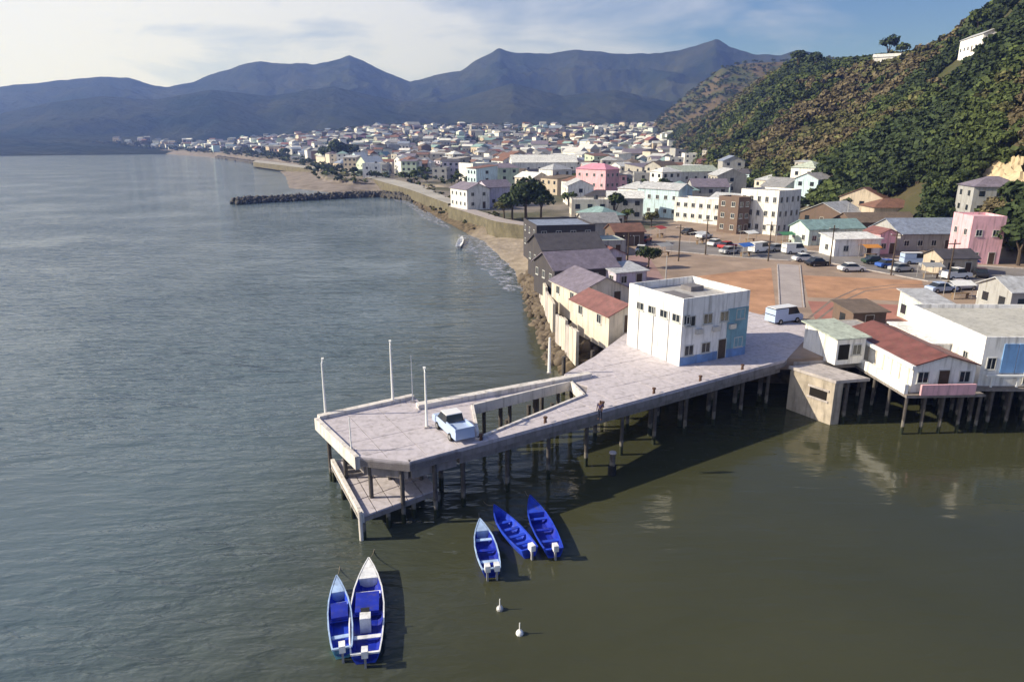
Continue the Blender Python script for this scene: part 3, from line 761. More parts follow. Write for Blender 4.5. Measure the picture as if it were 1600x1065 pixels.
# inclined stair from landing to pier head
st = MB()
for k in range(12):
    z = LZ + 0.25 * (k + 1); 
    st.box(0, k * 0.28, z - 0.25, 1.1, k * 0.28 + 0.3, z)
p = l1 + (l2 - l1) * 0.35
so = st.build('stair', BEAM, land); so.location = (p.x - l2.x + 0.6, p.y - l2.y + 0.3, 0); so.rotation_euler = (0, 0, R(25))

# poles on the pier
LAMPM = mat('lamp_glass', (0.75, 0.75, 0.72), 0.3, 0.05, 3)
def lamp_pole(u, v, z, hgt, label, arm_a=0, r=0.11, cat='lamp post', top=True, m=WHITE):
    x, y, _ = at(u, v, z)
    o = empty('lamp_post' if cat == 'lamp post' else 'mast', (x, y, z), R(arm_a), label, cat)
    MB().box(-0.2, -0.2, 0, 0.2, 0.2, 0.12).build('base', CONC, o)
    MB().tube((0, 0, 0.12), (0, 0, hgt), r, r * 0.6, 8).build('pole', m, o)
    if top:
        MB().tube((0, 0, hgt - 0.15), (0.7, 0, hgt + 0.1), r * 0.5, r * 0.4, 6).build('arm', m, o)
        MB().box(0.55, -0.1, hgt + 0.04, 1.0, 0.1, hgt + 0.14).build('lamp', LAMPM, o)
    return o
lamp_pole(509, 648, DZ, 4.5, 'white lamp post at the outer left corner of the pier head', 100)
lamp_pole(614, 629, DZ, 5.2, 'tallest white lamp post on the back edge of the pier head', 100)
lamp_pole(645, 628, DZ, 4.2, 'thin white mast at the back right corner of the pier head', cat='mast', top=False, r=0.045)
lamp_pole(667, 668, DZ, 4.6, 'white lamp post between the pier head and the parked truck', 100)
lamp_pole(549, 704, DZ, 2.6, 'short white mast beside the left kerb of the pier head', cat='mast', top=False, r=0.06)
lamp_pole(858, 583, DZ, 3.6, 'thick white mast at the landward end of the pale parapet', cat='mast', top=False, r=0.16)
lamp_pole(1322, 352, Z0, 5.6, 'grey street lamp on the slope behind the market roofs', 0, m=METALP, r=0.12)
lamp_pole(1040, 438, Z0, 4.0, 'thin grey mast behind the flat roof of the white pier building', cat='mast', top=False, m=METALP)

# ------------------------------------------------------------------ vehicles
TYRE = mat('tyre_rubber', (0.02, 0.02, 0.02), 0.8, 0.1, 5)
RIM = mat('wheel_rim', (0.4, 0.4, 0.4), 0.4, 0.1, 5, metallic=0.6)
LIGHTM = mat('headlight_glass', (0.6, 0.6, 0.58), 0.15, 0.05, 5)
CARC = {'white': (0.75, 0.75, 0.75), 'silver': (0.42, 0.43, 0.45), 'blue': (0.05, 0.12, 0.42), 'red': (0.40, 0.04, 0.04), 'black': (0.02, 0.02, 0.025), 'dark green': (0.03, 0.055, 0.04), 'pale blue': (0.40, 0.50, 0.70)}
def carpaint(c): return mat('car_paint_' + c.replace(' ', '_'), CARC[c], 0.28, 0.04, 2, spec=0.5)
_wheel = [None, None]
def car(label, u, v, z, rot, color, style='sedan', cat='car', roofc=None, s=1.0):
    x, y, _ = at(u, v, z)
    name = {'sedan': 'parked_car', 'van': 'van', 'truck': 'pickup_truck'}[style]
    o = empty(name, (x, y, z), R(rot), label, cat)
    o.scale = (s, s, s)
    W = 0.86
    if style == 'sedan': low = [(-2.1, .35), (2.1, .35), (2.15, .62), (1.95, .8), (1.0, .92), (-1.5, .95), (-2.1, .85), (-2.15, .6)]; cab = (-1.6, 1.05, -1.0, 0.35, 0.93, 1.42)
    elif style == 'van': low = [(-2.3, .35), (2.3, .35), (2.35, .8), (2.1, 1.05), (1.7, 1.15), (-2.3, 1.15)]; cab = (-2.28, 1.75, -2.2, 1.25, 1.15, 2.0)
    else: low = [(-2.5, .45), (2.5, .45), (2.55, .85), (2.35, 1.05), (1.3, 1.15), (-2.5, 1.15)]; cab = (-0.5, 1.4, -0.35, 0.85, 1.15, 1.8)
    mb = MB(); n = len(low); b = 0
    for sx in (-1, 1): mb.v += [(px, sx * (W if pz < 1.0 else W * 0.96), pz) for px, pz in low]
    mb.face(range(n)); mb.face([n + i for i in range(n)][::-1])
    for i in range(n): j = (i + 1) % n; mb.face((j, i, n + i, n + j))
    mb.build('body', carpaint(color), o)
    x0, x1, t0, t1, z0, z1 = cab
    g = MB(); wv_ = W * 0.95; tw = W * 0.8
    g.v += [(x0, -wv_, z0), (x1, -wv_, z0), (x1, wv_, z0), (x0, wv_, z0), (t0, -tw, z1), (t1, -tw, z1), (t1, tw, z1), (t0, tw, z1)]
    for q in ((0, 1, 5, 4), (1, 2, 6, 5), (2, 3, 7, 6), (3, 0, 4, 7), (4, 5, 6, 7)): g.face(q)
    g.build('cabin_glass', GLASS, o)
    MB().box(t0 - .03, -tw - .03, z1 + 0.002, t1 + .03, tw + .03, z1 + 0.06).build('roof_panel', carpaint(roofc or color), o)
    if style == 'van': MB().box(-2.27, -W * .99, 1.152, -0.2, W * .99, 1.9).build('side_panel', carpaint(color), o)
    if style == 'truck':
        MB().box(-2.45, -W, 1.155, -0.6, -W + .08, 1.4).box(-2.45, W - .08, 1.155, -0.6, W, 1.4).box(-2.5, -W, 1.156, -2.42, W, 1.4).build('cargo_bed', carpaint(color), o)
    if _wheel[0] is None:
        _wheel[0] = MB().tube((0, -0.11, 0), (0, 0.11, 0), 0.34, 0.34, 12).mesh('wheel', TYRE); _wheel[1] = MB().tube((0, -0.125, 0), (0, 0.125, 0), 0.19, 0.19, 8).mesh('rim', RIM)
    for wx in (-1.35, 1.35):
        for wy in (-W + 0.06, W - 0.06):
            wo = link('wheel', _wheel[0], o, (wx, wy, 0.34)); link('rim', _wheel[1], wo)
    fx = low[2][0]
    for wy in (-0.6, 0.6): MB().box(fx - 0.12, wy - 0.14, low[2][1] - 0.08, fx + 0.02, wy + 0.14, low[2][1] + 0.08).build('headlight', LIGHTM, o)
    return o
car('pale blue pickup truck with white roof parked on the pier beside the head', 708, 676, DZ, 118, 'pale blue', 'truck', 'truck', 'white', s=0.92)
car('blue and white van beside the white pier building on the orange ground', 1224, 503, Z0, 25, 'pale blue', 'van', 'van', 'white')
car('white car alone in the middle of the plaza road', 1330, 424, Z0, 5, 'white')
car('white car with a black car beside it at the back of the plaza', 1256, 408, Z0, 10, 'white')
car('black car just right of a white one at the back of the plaza', 1277, 415, Z0, 15, 'black')
car('silver car leftmost in the cluster before the blue grey market roof', 1408, 424, Z0, 15, 'silver')
car('pale blue van in the middle of the cluster before the market roof', 1428, 412, Z0, 0, 'pale blue', 'van', 'van', 'white')
car('silver car at the right end of the cluster before the market roof', 1458, 420, Z0, -20, 'silver')
car('white van parked below the tall white block with many windows', 1186, 394, Z0, 30, 'white', 'van', 'van')
car('silver car parked left of the van below the tall white block', 1140, 396, Z0, 30, 'silver')
car('red car parked at the far left of the plaza near the sheds', 1008, 378, Z0, 60, 'red')
car('white car parked under the shops at the far edge of the plaza', 1100, 372, Z0, 40, 'white')
car('silver car behind the white wall of the right waterfront building', 1502, 452, Z0, 10, 'silver')
car('white pickup truck at the right edge beyond the pale flat roof', 1556, 470, Z0, 12, 'white', 'truck', 'truck')
car('black car beside the small pink house near the right edge', 1530, 432, Z0, 70, 'black')

for lab, u, v, rz, c, st in [
    ('white car first in the row before the brown tower house', 1118, 384, 40, 'white', 'sedan'), ('red car second in the row before the brown tower house', 1136, 388, 35, 'red', 'sedan'),
    ('silver car between the white van and the grey green market', 1214, 392, 20, 'silver', 'sedan'), ('white van in front of the grey green market building', 1240, 396, 14, 'white', 'van'),
    ('dark green car parked right beside the white fronted kiosk', 1366, 412, 5, 'dark green', 'sedan'), ('blue car between the kiosk and the parked cluster', 1388, 418, 10, 'blue', 'sedan'),
    ('white car in front of the pink house at the right', 1484, 412, 0, 'white', 'sedan'), ('white pickup truck in the middle of the right car park', 1492, 436, 15, 'white', 'truck'),
    ('pale blue car behind the pale flat roof of the waterfront hall', 1470, 456, 10, 'pale blue', 'sedan'), ('silver car near the right edge above the low grey building', 1576, 446, 5, 'silver', 'sedan'),
    ('white car parked by the low pale green roof', 1002, 394, 70, 'white', 'sedan'), ('black car under the pale blue shop building', 1076, 366, 45, 'black', 'sedan')]:
    car(lab, u, v, Z0, rz, c, st, {'sedan': 'car', 'van': 'van', 'truck': 'truck'}[st])
TARP = {'blue': (0.05, 0.14, 0.45), 'white': (0.7, 0.7, 0.68), 'green': (0.06, 0.2, 0.1), 'red': (0.4, 0.06, 0.05), 'orange': (0.5, 0.22, 0.05), 'grey': (0.3, 0.3, 0.3)}
def stall(label, u, v, rz, c, w=2.6, d=2.2):
    x, y, z = at(u, v); o = empty('market_stall', (x, y, z), R(rz), label, 'stall', 'market stalls round the plaza')
    for px, py in ((0, 0), (w, 0), (w, d), (0, d)): MB().tube((px, py, 0), (px, py, 2.1 if py == 0 else 2.35), 0.035, 0.035, 6).build('post', METALP, o)
    mb = MB(); slab(mb, [(-.3, -.4, 2.02), (w + .3, -.4, 2.02), (w + .3, d / 2, 2.5), (-.3, d / 2, 2.5)], 0.03); slab(mb, [(-.3, d + .3, 2.2), (w + .3, d + .3, 2.2), (w + .3, d / 2, 2.5), (-.3, d / 2, 2.5)], 0.03)
    mb.build('canopy', mat('tarpaulin_' + c, TARP[c], 0.6, 0.12, 1.5), o)
    MB().box(.1, .2, .75, w - .1, .9, .82).box(.2, .3, 0, .26, .8, .75).box(w - .26, .3, 0, w - .2, .8, .75).build('table', PLANKW, o)
PLANKW = mat('stall_wood', (0.2, 0.14, 0.09), 0.9, 0.2, 3)
for a in [('blue tarpaulin stall before the brown tower house', 1160, 402, 30, 'blue'), ('white canopy stall left of the white van under the tall block', 1168, 380, 30, 'white'), ('green canopy stall in front of the market building', 1222, 382, 15, 'green'),
          ('white canopy stall right of the market building', 1290, 392, 10, 'white'), ('orange canopy stall between the kiosk and the pink and white house', 1352, 404, 6, 'orange'), ('grey canopy stall at the right end of the plaza road', 1444, 436, 0, 'grey'),
          ('red canopy stall near the red car at the far left plaza edge', 1030, 372, 50, 'red'), ('white canopy stall below the low white row building', 1092, 382, 45, 'white'), ('blue tarpaulin stall among the cars right of the cluster', 1500, 428, 0, 'blue'),
          ('grey canopy stall beside the small plaza tree', 1032, 402, 30, 'grey'), ('white canopy stall behind the waterfront hall roof', 1490, 468, 5, 'white')]: stall(*a)
def utility_pole(u, v, hgt, label):
    x, y, z = at(u, v); o = empty('utility_pole', (x, y, z - .3), R(rnd.uniform(-30, 30)), label, 'utility pole', 'wooden utility poles round the plaza')
    MB().tube((0, 0, 0), (0, 0, hgt), 0.13, 0.09, 8).build('pole', TRUNK, o); MB().box(-.9, -.06, hgt - .7, .9, .06, hgt - .58).build('cross_arm', TRUNK, o)
    for k in (-.8, 0.3, .8): MB().tube((k, 0, hgt - .58), (k, 0, hgt - .42), .05, .05, 6).build('insulator', LAMPM, o)
for a in [(1102, 398, 7.5, 'utility pole at the left end of the plaza road'), (1200, 408, 7.5, 'utility pole beside the top of the concrete path'), (1296, 416, 7.5, 'utility pole in front of the white fronted kiosk'), (1392, 430, 7.5, 'utility pole left of the parked car cluster'),
          (1480, 448, 7.5, 'utility pole between the dark roofed store and the hall'), (1180, 360, 7, 'utility pole against the foot of the tall white block'), (1060, 408, 7, 'utility pole right of the small plaza tree'), (980, 420, 6.5, 'utility pole in the reddish yard left of the small tree')]: utility_pole(*a)

# ------------------------------------------------------------------ the main white building on the pier
bx = PD(1061, 572); bl = PD(976, 541); br = PD(1163, 553)
rot = math.degrees(math.atan2((br - bx).y, (br - bx).x)); W1 = (br - bx).length; D1 = (bl - bx).length
BLUE_BAND = mat('blue_lower_wall', (0.16, 0.27, 0.50), 0.8, 0.25, 0.8, dirt=0.3)
mh = house('white two storey block with high parapet and dark top windows on the pier root', 'building', (bx.x, bx.y, DZ), W1, D1 + 0.5, 6.0, rot, 'bright', mat('flat_roof_screed', (0.40, 0.39, 0.385), 0.9, 0.25, 0.6, dirt=0.5), 'flat',
           rows=2, cf=4, cl=0, cr=2, framed=True, parapet=0.85, wsize=(1.2, 1.1), below=0.3)
Lw = D1 + 0.5
for t in (0.1, 0.32, 0.54, 0.76):
    o = link('window', window_mesh(1.2, 0.85, True), mh, (0, Lw * t, 4.35), (0, 0, -math.pi / 2)); link('pane', pane_mesh(1.2, 0.85), o)
o = link('window', window_mesh(0.8, 1.0, True), mh, (0.55, 0, 4.2)); link('pane', pane_mesh(0.8, 1.0), o)
MB().box(0.003, -0.03, 0.0, W1 - 0.003, -0.002, 0.9).build('lower_band', BLUE_BAND, mh)  # even blue band along the foot of the front wall
MB().box(W1 * 0.68, -0.045, 0.91, W1 - 0.01, -0.002, 5.2).build('painted_panel', mat('teal_wall_paint', (0.20, 0.36, 0.43), 0.8, 0.2, 0.8, dirt=0.3), mh)
MB().box(0.35, D1 * 0.35, 5.79, W1 * 0.45, D1 * 0.75, 6.15).box(W1 * .6, D1 * .6, 5.79, W1 * .8, D1 * .8, 6.6).build('roof_hatch', mat('roof_felt', (0.18, 0.17, 0.18), 0.9, 0.2, 1), mh)
for k in range(3): MB().box(W1 * (.2 + .25 * k), -0.35, 3.1, W1 * (.2 + .25 * k) + 0.8, -0.05, 3.6).build('air_conditioner', METALP, mh)
for q in (0.22, 0.5, 0.78): MB().tube((-0.06, Lw * q, 0), (-0.06, Lw * q, 5.2), 0.05, 0.05, 6).build('drain_pipe', METALP, mh)

# ------------------------------------------------------------------ waterfront row west of the plaza
SR = 21
house('long shed with red tin roof and cream seaward wall next to the white pier building', 'house', at(951, 522), 5.0, 9.5, 2.2, 22, 'cream', 'red', 'gable_y', 1, 1, 2, 1, True)
house('shed with grey purple tin roof and sunlit cream wall behind the red roofed one', 'house', at(905, 484), 7.5, 9.0, 2.4, 21, 'cream', 'purple grey', 'gable_y', 1, 2, 2, 1, True)
house('low pale roofed lean-to between the cream sheds and the small plaza tree', 'shed', at(962, 452), 5.5, 5.0, 2.4, 25, 'lilac', 'silver', 'shed', 1, 2, 2, 1, True)
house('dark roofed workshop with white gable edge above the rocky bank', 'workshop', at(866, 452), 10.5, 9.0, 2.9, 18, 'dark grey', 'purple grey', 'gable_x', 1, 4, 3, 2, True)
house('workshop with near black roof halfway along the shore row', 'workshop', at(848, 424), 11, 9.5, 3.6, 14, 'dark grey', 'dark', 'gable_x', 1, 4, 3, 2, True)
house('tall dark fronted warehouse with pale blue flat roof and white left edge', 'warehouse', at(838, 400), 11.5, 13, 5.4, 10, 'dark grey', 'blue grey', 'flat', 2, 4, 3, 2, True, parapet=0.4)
house('low block with flat pale green roof in front of the reddish yard', 'house', at(930, 400), 6.0, 7.0, 2.8, 10, 'grey', 'pale green', 'flat', 1, 2, 2, 1, True, parapet=0.15)
house('small house with maroon roof beside the low pale green roof', 'house', at(935, 422), 5.0, 7.0, 2.6, 16, 'lilac', 'maroon', 'gable_y', 1, 2, 2, 1, True)
house('brown walled shack left of the reddish yard', 'shack', at(960, 385), 6.5, 6.0, 3.0, 12, 'brown', 'rusty', 'gable_x', 1, 2, 2, 1)
house('grey tin roofed house at the top of the reddish yard', 'house', at(912, 372), 8, 8, 3.4, 8, 'grey', 'grey tin', 'gable_x', 1, 2, 2, 1)
# thin concrete sea wall posts along that row
wall_segs = [((828, 372), (842, 430)), ((846, 440), (868, 490)), ((872, 500), (905, 535))]
for k, (a, b) in enumerate(wall_segs):
    pa, pb = P(*a, 3.9), P(*b, 3.9)
    so = empty('sea_wall', (pa.x, pa.y, 3.2), 0, ['pale sea wall below the tall dark warehouse', 'pale sea wall below the dark roofed workshop', 'pale sea wall below the cream sheds'][k], 'sea wall')
    n = 6
    for i in range(n):
        q0, q1 = pa.lerp(pb, i / n), pa.lerp(pb, (i + 0.93) / n)
        d = (q1 - q0).normalized(); nn = Vector((d.y, -d.x, 0)) * 0.35
        MB().prism([((p - pa).x, (p - pa).y) for p in (q0, q1, q1 + nn, q0 + nn)], -2.2, 1.5 + 0.25 * ((i * 7) % 3)).build('panel', wm('cream') if i % 3 else CONC, so)

# ------------------------------------------------------------------ right waterfront: bastion and stilt buildings
bz = 4.6
b0, b1 = P(1306, 594, bz), P(1236, 572, bz); b2 = P(1356, 590, bz)
bs = empty('quay', (b0.x, b0.y, 0), 0, 'beige concrete quay block with a dark opening above the water', 'quay')
b3 = b1 + (b2 - b0)
qm = mat('beige_quay_concrete', (0.42, 0.365, 0.30), 0.9, 0.3, 0.5, 0.03, dirt=0.6)
pts = [(p - b0) for p in (b1, b0, b2, b3)]
ux = pts[2].normalized() * 0.9
MB().prism([(p.x, p.y) for p in (pts[0], pts[1], pts[1] + ux, pts[0] + ux)], -3, bz - 0.3).build('wall', qm, bs)
for a_ in (0.45, 0.97):
    for b_ in (0.04, 0.5, 0.96):
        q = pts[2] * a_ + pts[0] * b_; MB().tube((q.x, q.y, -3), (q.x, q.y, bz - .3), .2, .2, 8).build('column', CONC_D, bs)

ex = [Vector((p.x, p.y)) for p in pts]; cen = sum(ex, Vector((0, 0))) / 4
MB().prism([tuple(cen + (p - cen) * 1.06) for p in ex], bz - 0.295, bz).build('coping', CONC, bs)
d_ = Vector((ex[0].x, ex[0].y)).normalized(); nrm = Vector((-d_.y, d_.x)) if Vector((-d_.y, d_.x)).dot(cen) < 0 else Vector((d_.y, -d_.x))
LL = ex[0].length
def on_face(a0, a1, z0, z1, t, nm, m): 
    q = [d_ * (LL * a0), d_ * (LL * a1), d_ * (LL * a1) + nrm * t, d_ * (LL * a0) + nrm * t]
    MB().prism([(p.x, p.y) for p in q], z0, z1).build(nm, m, bs)
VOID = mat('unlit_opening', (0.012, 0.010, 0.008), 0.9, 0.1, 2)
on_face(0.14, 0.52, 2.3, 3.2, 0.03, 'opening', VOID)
on_face(0.10, 0.56, 3.21, 3.4, 0.10, 'lintel', CONC); on_face(0.10, 0.56, 2.1, 2.29, 0.10, 'sill', CONC)
PLANK = mat('weathered_planks', (0.22, 0.19, 0.165), 0.9, 0.3, 1.5, 0.01)
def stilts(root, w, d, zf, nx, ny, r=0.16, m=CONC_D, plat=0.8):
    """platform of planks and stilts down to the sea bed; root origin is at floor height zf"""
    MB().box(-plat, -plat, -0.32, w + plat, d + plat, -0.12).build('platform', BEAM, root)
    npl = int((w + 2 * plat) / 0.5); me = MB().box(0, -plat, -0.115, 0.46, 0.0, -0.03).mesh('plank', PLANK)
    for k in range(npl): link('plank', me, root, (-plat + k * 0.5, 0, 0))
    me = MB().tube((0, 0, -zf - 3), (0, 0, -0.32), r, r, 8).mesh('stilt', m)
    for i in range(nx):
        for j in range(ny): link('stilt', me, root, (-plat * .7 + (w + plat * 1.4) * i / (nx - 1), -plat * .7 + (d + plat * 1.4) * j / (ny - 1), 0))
# first: white shed with dark front opening
h1 = house('small white shed with dark open front standing on the beige quay', 'shed', at(1304, 570, 4.62), 3.4, 5.2, 2.7, 14, 'bright', 'pale green', 'shed', 1, 0, 0, 0, below=0.02, rise=0.5)
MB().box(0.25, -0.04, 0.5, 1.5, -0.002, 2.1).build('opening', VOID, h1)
o = link('window', window_mesh(1.1, 1.15, True), h1, (2.4, 0, 0.9)); link('pane', pane_mesh(1.1, 1.15), o)
h1b = house('brown timber lean-to behind the small white shed on the quay', 'shed', at(1330, 520, 4.62), 4.2, 4.2, 2.4, 8, 'brown', 'brown', 'shed', 1, 1, 1, 0, below=0.5)
h1c = house('pale low outbuilding between the small white shed and the maroon roof', 'shed', at(1318, 542, 4.62), 3.2, 3.0, 2.2, 8, 'beige', 'concrete', 'flat', 1, 1, 1, 0, below=1.2, parapet=0.1)
# second: maroon roof, long white wall
h2 = house('long white walled boathouse with maroon roof standing on stilts', 'boathouse', at(1422, 612, 4.0), 6.0, 12.5, 2.6, 3, 'bright', 'maroon', 'gable_y', 1, 3, 0, 2, True, below=0.1, ov=0.25, rise=0.9)
stilts(h2, 6.0, 12.5, 4.0, 5, 6, 0.15)
MB().box(-0.62, -0.7, 2.45, -0.26, 13.1, 2.75).build('gutter_wall', wm('bright'), h2)
MB().box(-0.9, -0.5, -0.02, -0.55, 12.9, 0.9).build('parapet', wm('bright'), h2)
for k in range(9): MB().box(-0.06, 0.5 + k * 1.4, 0.02, -0.002, 0.7 + k * 1.4, 2.4).build('pilaster', wm('cream'), h2)
MB().box(0.4, -1.0, -0.02, 5.6, -0.75, 1.0).build('railing_wall', wm('pink'), h2)
# third: pale flat roof, big white side, blue shaded front
h3 = house('broad white waterfront hall with pale flat roof and blue front on stilts', 'hall', at(1527, 602, 4.2), 13.0, 13.5, 4.3, -1, 'bright', mat('pale_roof_screed', (0.46, 0.45, 0.41), 0.9, 0.15, 0.4, dirt=0.35), 'flat', 1, 0, 0, 3, True, below=0.1, parapet=0.5)
stilts(h3, 13.0, 13.5, 4.2, 9, 6, 0.17, plat=0.7)
BLUEP = mat('blue_front_panel', (0.17, 0.33, 0.60), 0.7, 0.15, 0.8, dirt=0.3)
for k in range(8):
    MB().box(1.8 + k * 1.4, -0.09, 1.3, 3.1 + k * 1.4, -0.002, 4.15).build('panel', BLUEP, h3)
for k in range(5):
    MB().box(0.9 + k * 2.4, -0.5, 0.0, 1.05 + k * 2.4, -0.35, 1.1).build('railing_post', WHITE, h3)
MB().box(0.4, -0.55, 1.05, 12.8, -0.3, 1.2).build('railing', WHITE, h3)
for k in range(4): o = link('window', window_mesh(0.9, 1.2, True), h3, (0.9 + k * 0.0 + (0 if k == 0 else 1.0 + k * 2.6), -0.09 if k else 0, 0.2 if k else 1.6)); link('pane', pane_mesh(0.9, 1.2), o)
for k in range(4):
    o = link('window', window_mesh(0.8, 1.0, True), h3, (0, 2.5 + 3 * k, 1.7), (0, 0, -math.pi / 2)); link('pane', pane_mesh(0.8, 1.0), o)
MB().box(-2.1, 5.0, -0.2, -0.02, 13.4, 2.6).build('side_wing', wm('bright'), h3)
MB().box(-2.3, 4.8, 2.602, -0.02, 13.6, 2.75).build('wing_roof', rm('white'), h3)
house('low grey building behind the pale flat roof at the right edge', 'house', at(1575, 492, Z0), 9, 6, 3.0, 4, 'grey', 'silver', 'gable_x', 1, 3, 2, 1)
house('white outbuilding in the gap behind the maroon roofed boathouse', 'shed', at(1452, 520, 4.62), 3.2, 7.0, 2.9, 2, 'mint', 'silver', 'shed', 1, 1, 3, 0, below=2)
sheet('quay_apron', [(1240, 566), (1350, 560), (1450, 552), (1640, 552), (1640, 500), (1452, 500), (1265, 506)], 4.6, CONC, thick=0.9)

# ------------------------------------------------------------------ buildings around the plaza
blk = house('tall white apartment block with many small windows and shaded grey side', 'apartment block', at(1211, 368), 9.2, 10.0, 9.6, 38, 'white', 'concrete', 'flat', 3, 4, 5, 3, True, parapet=0.5, wsize=(0.9, 1.3))
house('narrow brown tower house left of the tall white apartment block', 'house', at(1150, 366), 4.0, 6.0, 8.0, 32, 'brown', 'rusty', 'flat', 3, 2, 2, 1, True)
house('low white row building left of the brown tower house', 'building', at(1124, 350), 6.0, 14.0, 5.6, 44, 'white', 'silver', 'flat', 2, 2, 6, 1, True)
house('pale blue and white shop building with stepped front by the plaza', 'shop', at(1058, 340), 7, 14.0, 7.6, 44, 'pale blue', 'silver', 'gable_y', 2, 2, 5, 1, True)
house('white hip roofed house in front of the pink building', 'house', at(1000, 334), 8, 9.0, 7.0, 40, 'white', 'silver', 'hip', 2, 3, 3, 1, True)
house('bright pink building with pink roof terrace beyond the plaza', 'building', at(945, 312), 8.0, 14, 10.5, 44, 'pink', mat('pink_roof_sheet', (0.55, 0.25, 0.33), 0.7, 0.2, 1), 'hip', 3, 3, 4, 1, True)
house('white house with long pale roof right of the pink building', 'house', at(1050, 300), 22, 10, 8, 20, 'white', 'pale green', 'gable_x', 2, 5, 2, 2)
house('large white hall with broad pale roof left of the pink building', 'hall', at(800, 282), 34, 16, 9, 5, 'white', 'white', 'gable_x', 2, 6, 3, 2)
house('grey green low market building at the foot of the tall white block', 'market', at(1262, 384), 13, 7, 3.4, 12, 'mint', 'teal', 'gable_x', 1, 5, 2, 2, True)
house('white fronted kiosk with dark red awning at the back of the plaza', 'kiosk', at(1302, 401), 9.5, 5, 3.2, 8, 'bright', 'white', 'shed', 1, 2, 1, 1, True)
house('brown tin roofed shed on the lower slope behind the kiosk', 'shed', at(1330, 368), 16, 8, 3.0, 6, 'brown', 'brown', 'gable_x', 1, 3, 2, 1)
house('small pink and white house with open porch right of the kiosk', 'house', at(1372, 397), 3.6, 5, 4.0, 8, 'pink', 'red', 'gable_y', 1, 2, 1, 1, True)
house('market hall with wide blue grey roof behind the parked cars', 'market hall', at(1404, 392), 17, 11, 3.4, 4, 'grey', 'blue grey', 'gable_x', 1, 6, 2, 2, True, rise=2.4)
house('pink house with white upper storey at the foot of the dark slope', 'house', at(1508, 412), 5.6, 7, 8.0, -6, 'pink', mat('pale_pink_roof', (0.62, 0.42, 0.46), 0.8, 0.2, 1), 'flat', 2, 2, 2, 1, True)
house('dark roofed store behind the parked cars right of the market hall', 'store', at(1470, 430), 6, 5, 2.8, 5, 'beige', 'dark', 'gable_x', 1, 2, 1, 1)
house('white gabled house with purple roof by the curved coast road', 'house', at(730, 327), 8, 12, 6.0, 30, 'white', 'purple grey', 'gable_y', 2, 2, 4, 1, True)
house('low lilac house between the coast road and the big dark tree', 'house', at(762, 322), 9, 9, 6, 28, 'lilac', 'purple grey', 'gable_x', 1, 2, 2, 1)
house('bright white cube house near the head of the breakwater', 'house', at(567, 277), 10, 8, 7.0, 4, 'bright', 'white', 'flat', 2, 2, 2, 1)
house('small white house left of the dark tree clump by the shore', 'house', at(474, 246), 9, 9, 11, 4, 'bright', 'silver', 'flat', 2, 2, 2, 1)

# ------------------------------------------------------------------ terrain look-up along a sight line
def hit(u, v, r0=120, r1=2000, lift=0.0):
    d = ray(u, v); hn_ = math.hypot(d.x, d.y)
    rs = np.linspace(r0, r1, 900); t = rs / hn_
    x, y, z = d.x * t, d.y * t, CH + d.z * t
    g = height(x, y) + lift
    k = np.argmax(z < g)
    if not (z < g).any(): k = int(np.argmin(z - g))
    return Vector((float(x[k]), float(y[k]), float(g[k])))

# ------------------------------------------------------------------ vegetation
LEAFC = {'dark green': (0.034, 0.050, 0.018), 'green': (0.060, 0.080, 0.023), 'olive': (0.094, 0.094, 0.035), 'brownish': (0.110, 0.090, 0.048), 'yellow green': (0.112, 0.115, 0.042)}
def crown_arrays(seed, nq, leaf, squash=0.75, lobes=8):
    g = np.random.default_rng(seed)
    c = g.normal(size=(lobes, 3)); c /= np.linalg.norm(c, axis=1)[:, None]; c *= g.uniform(0.25, 0.62, (lobes, 1)); c[:, 2] = np.abs(c[:, 2]) * 0.9 - 0.15; c[0] = 0
    rad = g.uniform(0.32, 0.52, lobes); rad[0] = 0.6
    k = g.integers(0, lobes, nq)
    d = g.normal(size=(nq, 3)); d /= np.linalg.norm(d, axis=1)[:, None]; d[:, 2] = np.where(d[:, 2] < -0.3, -d[:, 2], d[:, 2])
    p = c[k] + d * (rad[k] * g.uniform(0.72, 1.08, nq))[:, None]
    nrm = d + g.normal(size=(nq, 3)) * 0.45; nrm /= np.linalg.norm(nrm, axis=1)[:, None]
    a = np.cross(nrm, g.normal(size=(nq, 3))); a /= np.linalg.norm(a, axis=1)[:, None]; b = np.cross(nrm, a)
    s = leaf * g.uniform(0.6, 1.35, nq)[:, None]
    V = np.stack([p - a * s - b * s * .7, p + a * s - b * s * .5, p + a * s * .8 + b * s * .8, p - a * s * .7 + b * s * .6], 1)
    V[:, :, 2] *= squash
    tone = g.uniform(0.85, 1.15, lobes)[k] * g.uniform(0.8, 1.2, nq)
    return V.reshape(-1, 3), np.repeat(tone, 4)
_crown = {}
def crown_mesh(color, shape, fine):
    key = (color, shape, fine)
    if key not in _crown:
        nq, lf = {'far': (300, 0.115), 'near': (1500, 0.062), 'mid': (420, 0.11)}[fine]
        V, tone = crown_arrays(100 + shape, nq, lf, 0.72 + 0.1 * (shape % 3))
        q = np.arange(len(V)).reshape(-1, 4)
        _crown[key] = np_mesh('crown', V, q, LEAF, tint=np.array(LEAFC[color])[None, :] * tone[:, None])
    return _crown[key]
_trunk = []
def trunk_mesh():
    if not _trunk:
        mb = MB(); mb.tube((0, 0, -0.3), (0.02, 0.01, 0.45), 0.06, 0.04, 7); mb.tube((0.02, 0.01, 0.45), (-0.12, 0.05, 0.95), 0.035, 0.015, 5)
        mb.tube((0.02, 0.01, 0.4), (0.2, 0.1, 0.9), 0.03, 0.012, 5); mb.tube((0.02, 0.01, 0.42), (0.05, -0.2, 0.9), 0.03, 0.012, 5)
        _trunk.append(mb.mesh('trunk', TRUNK))
    return _trunk[0]
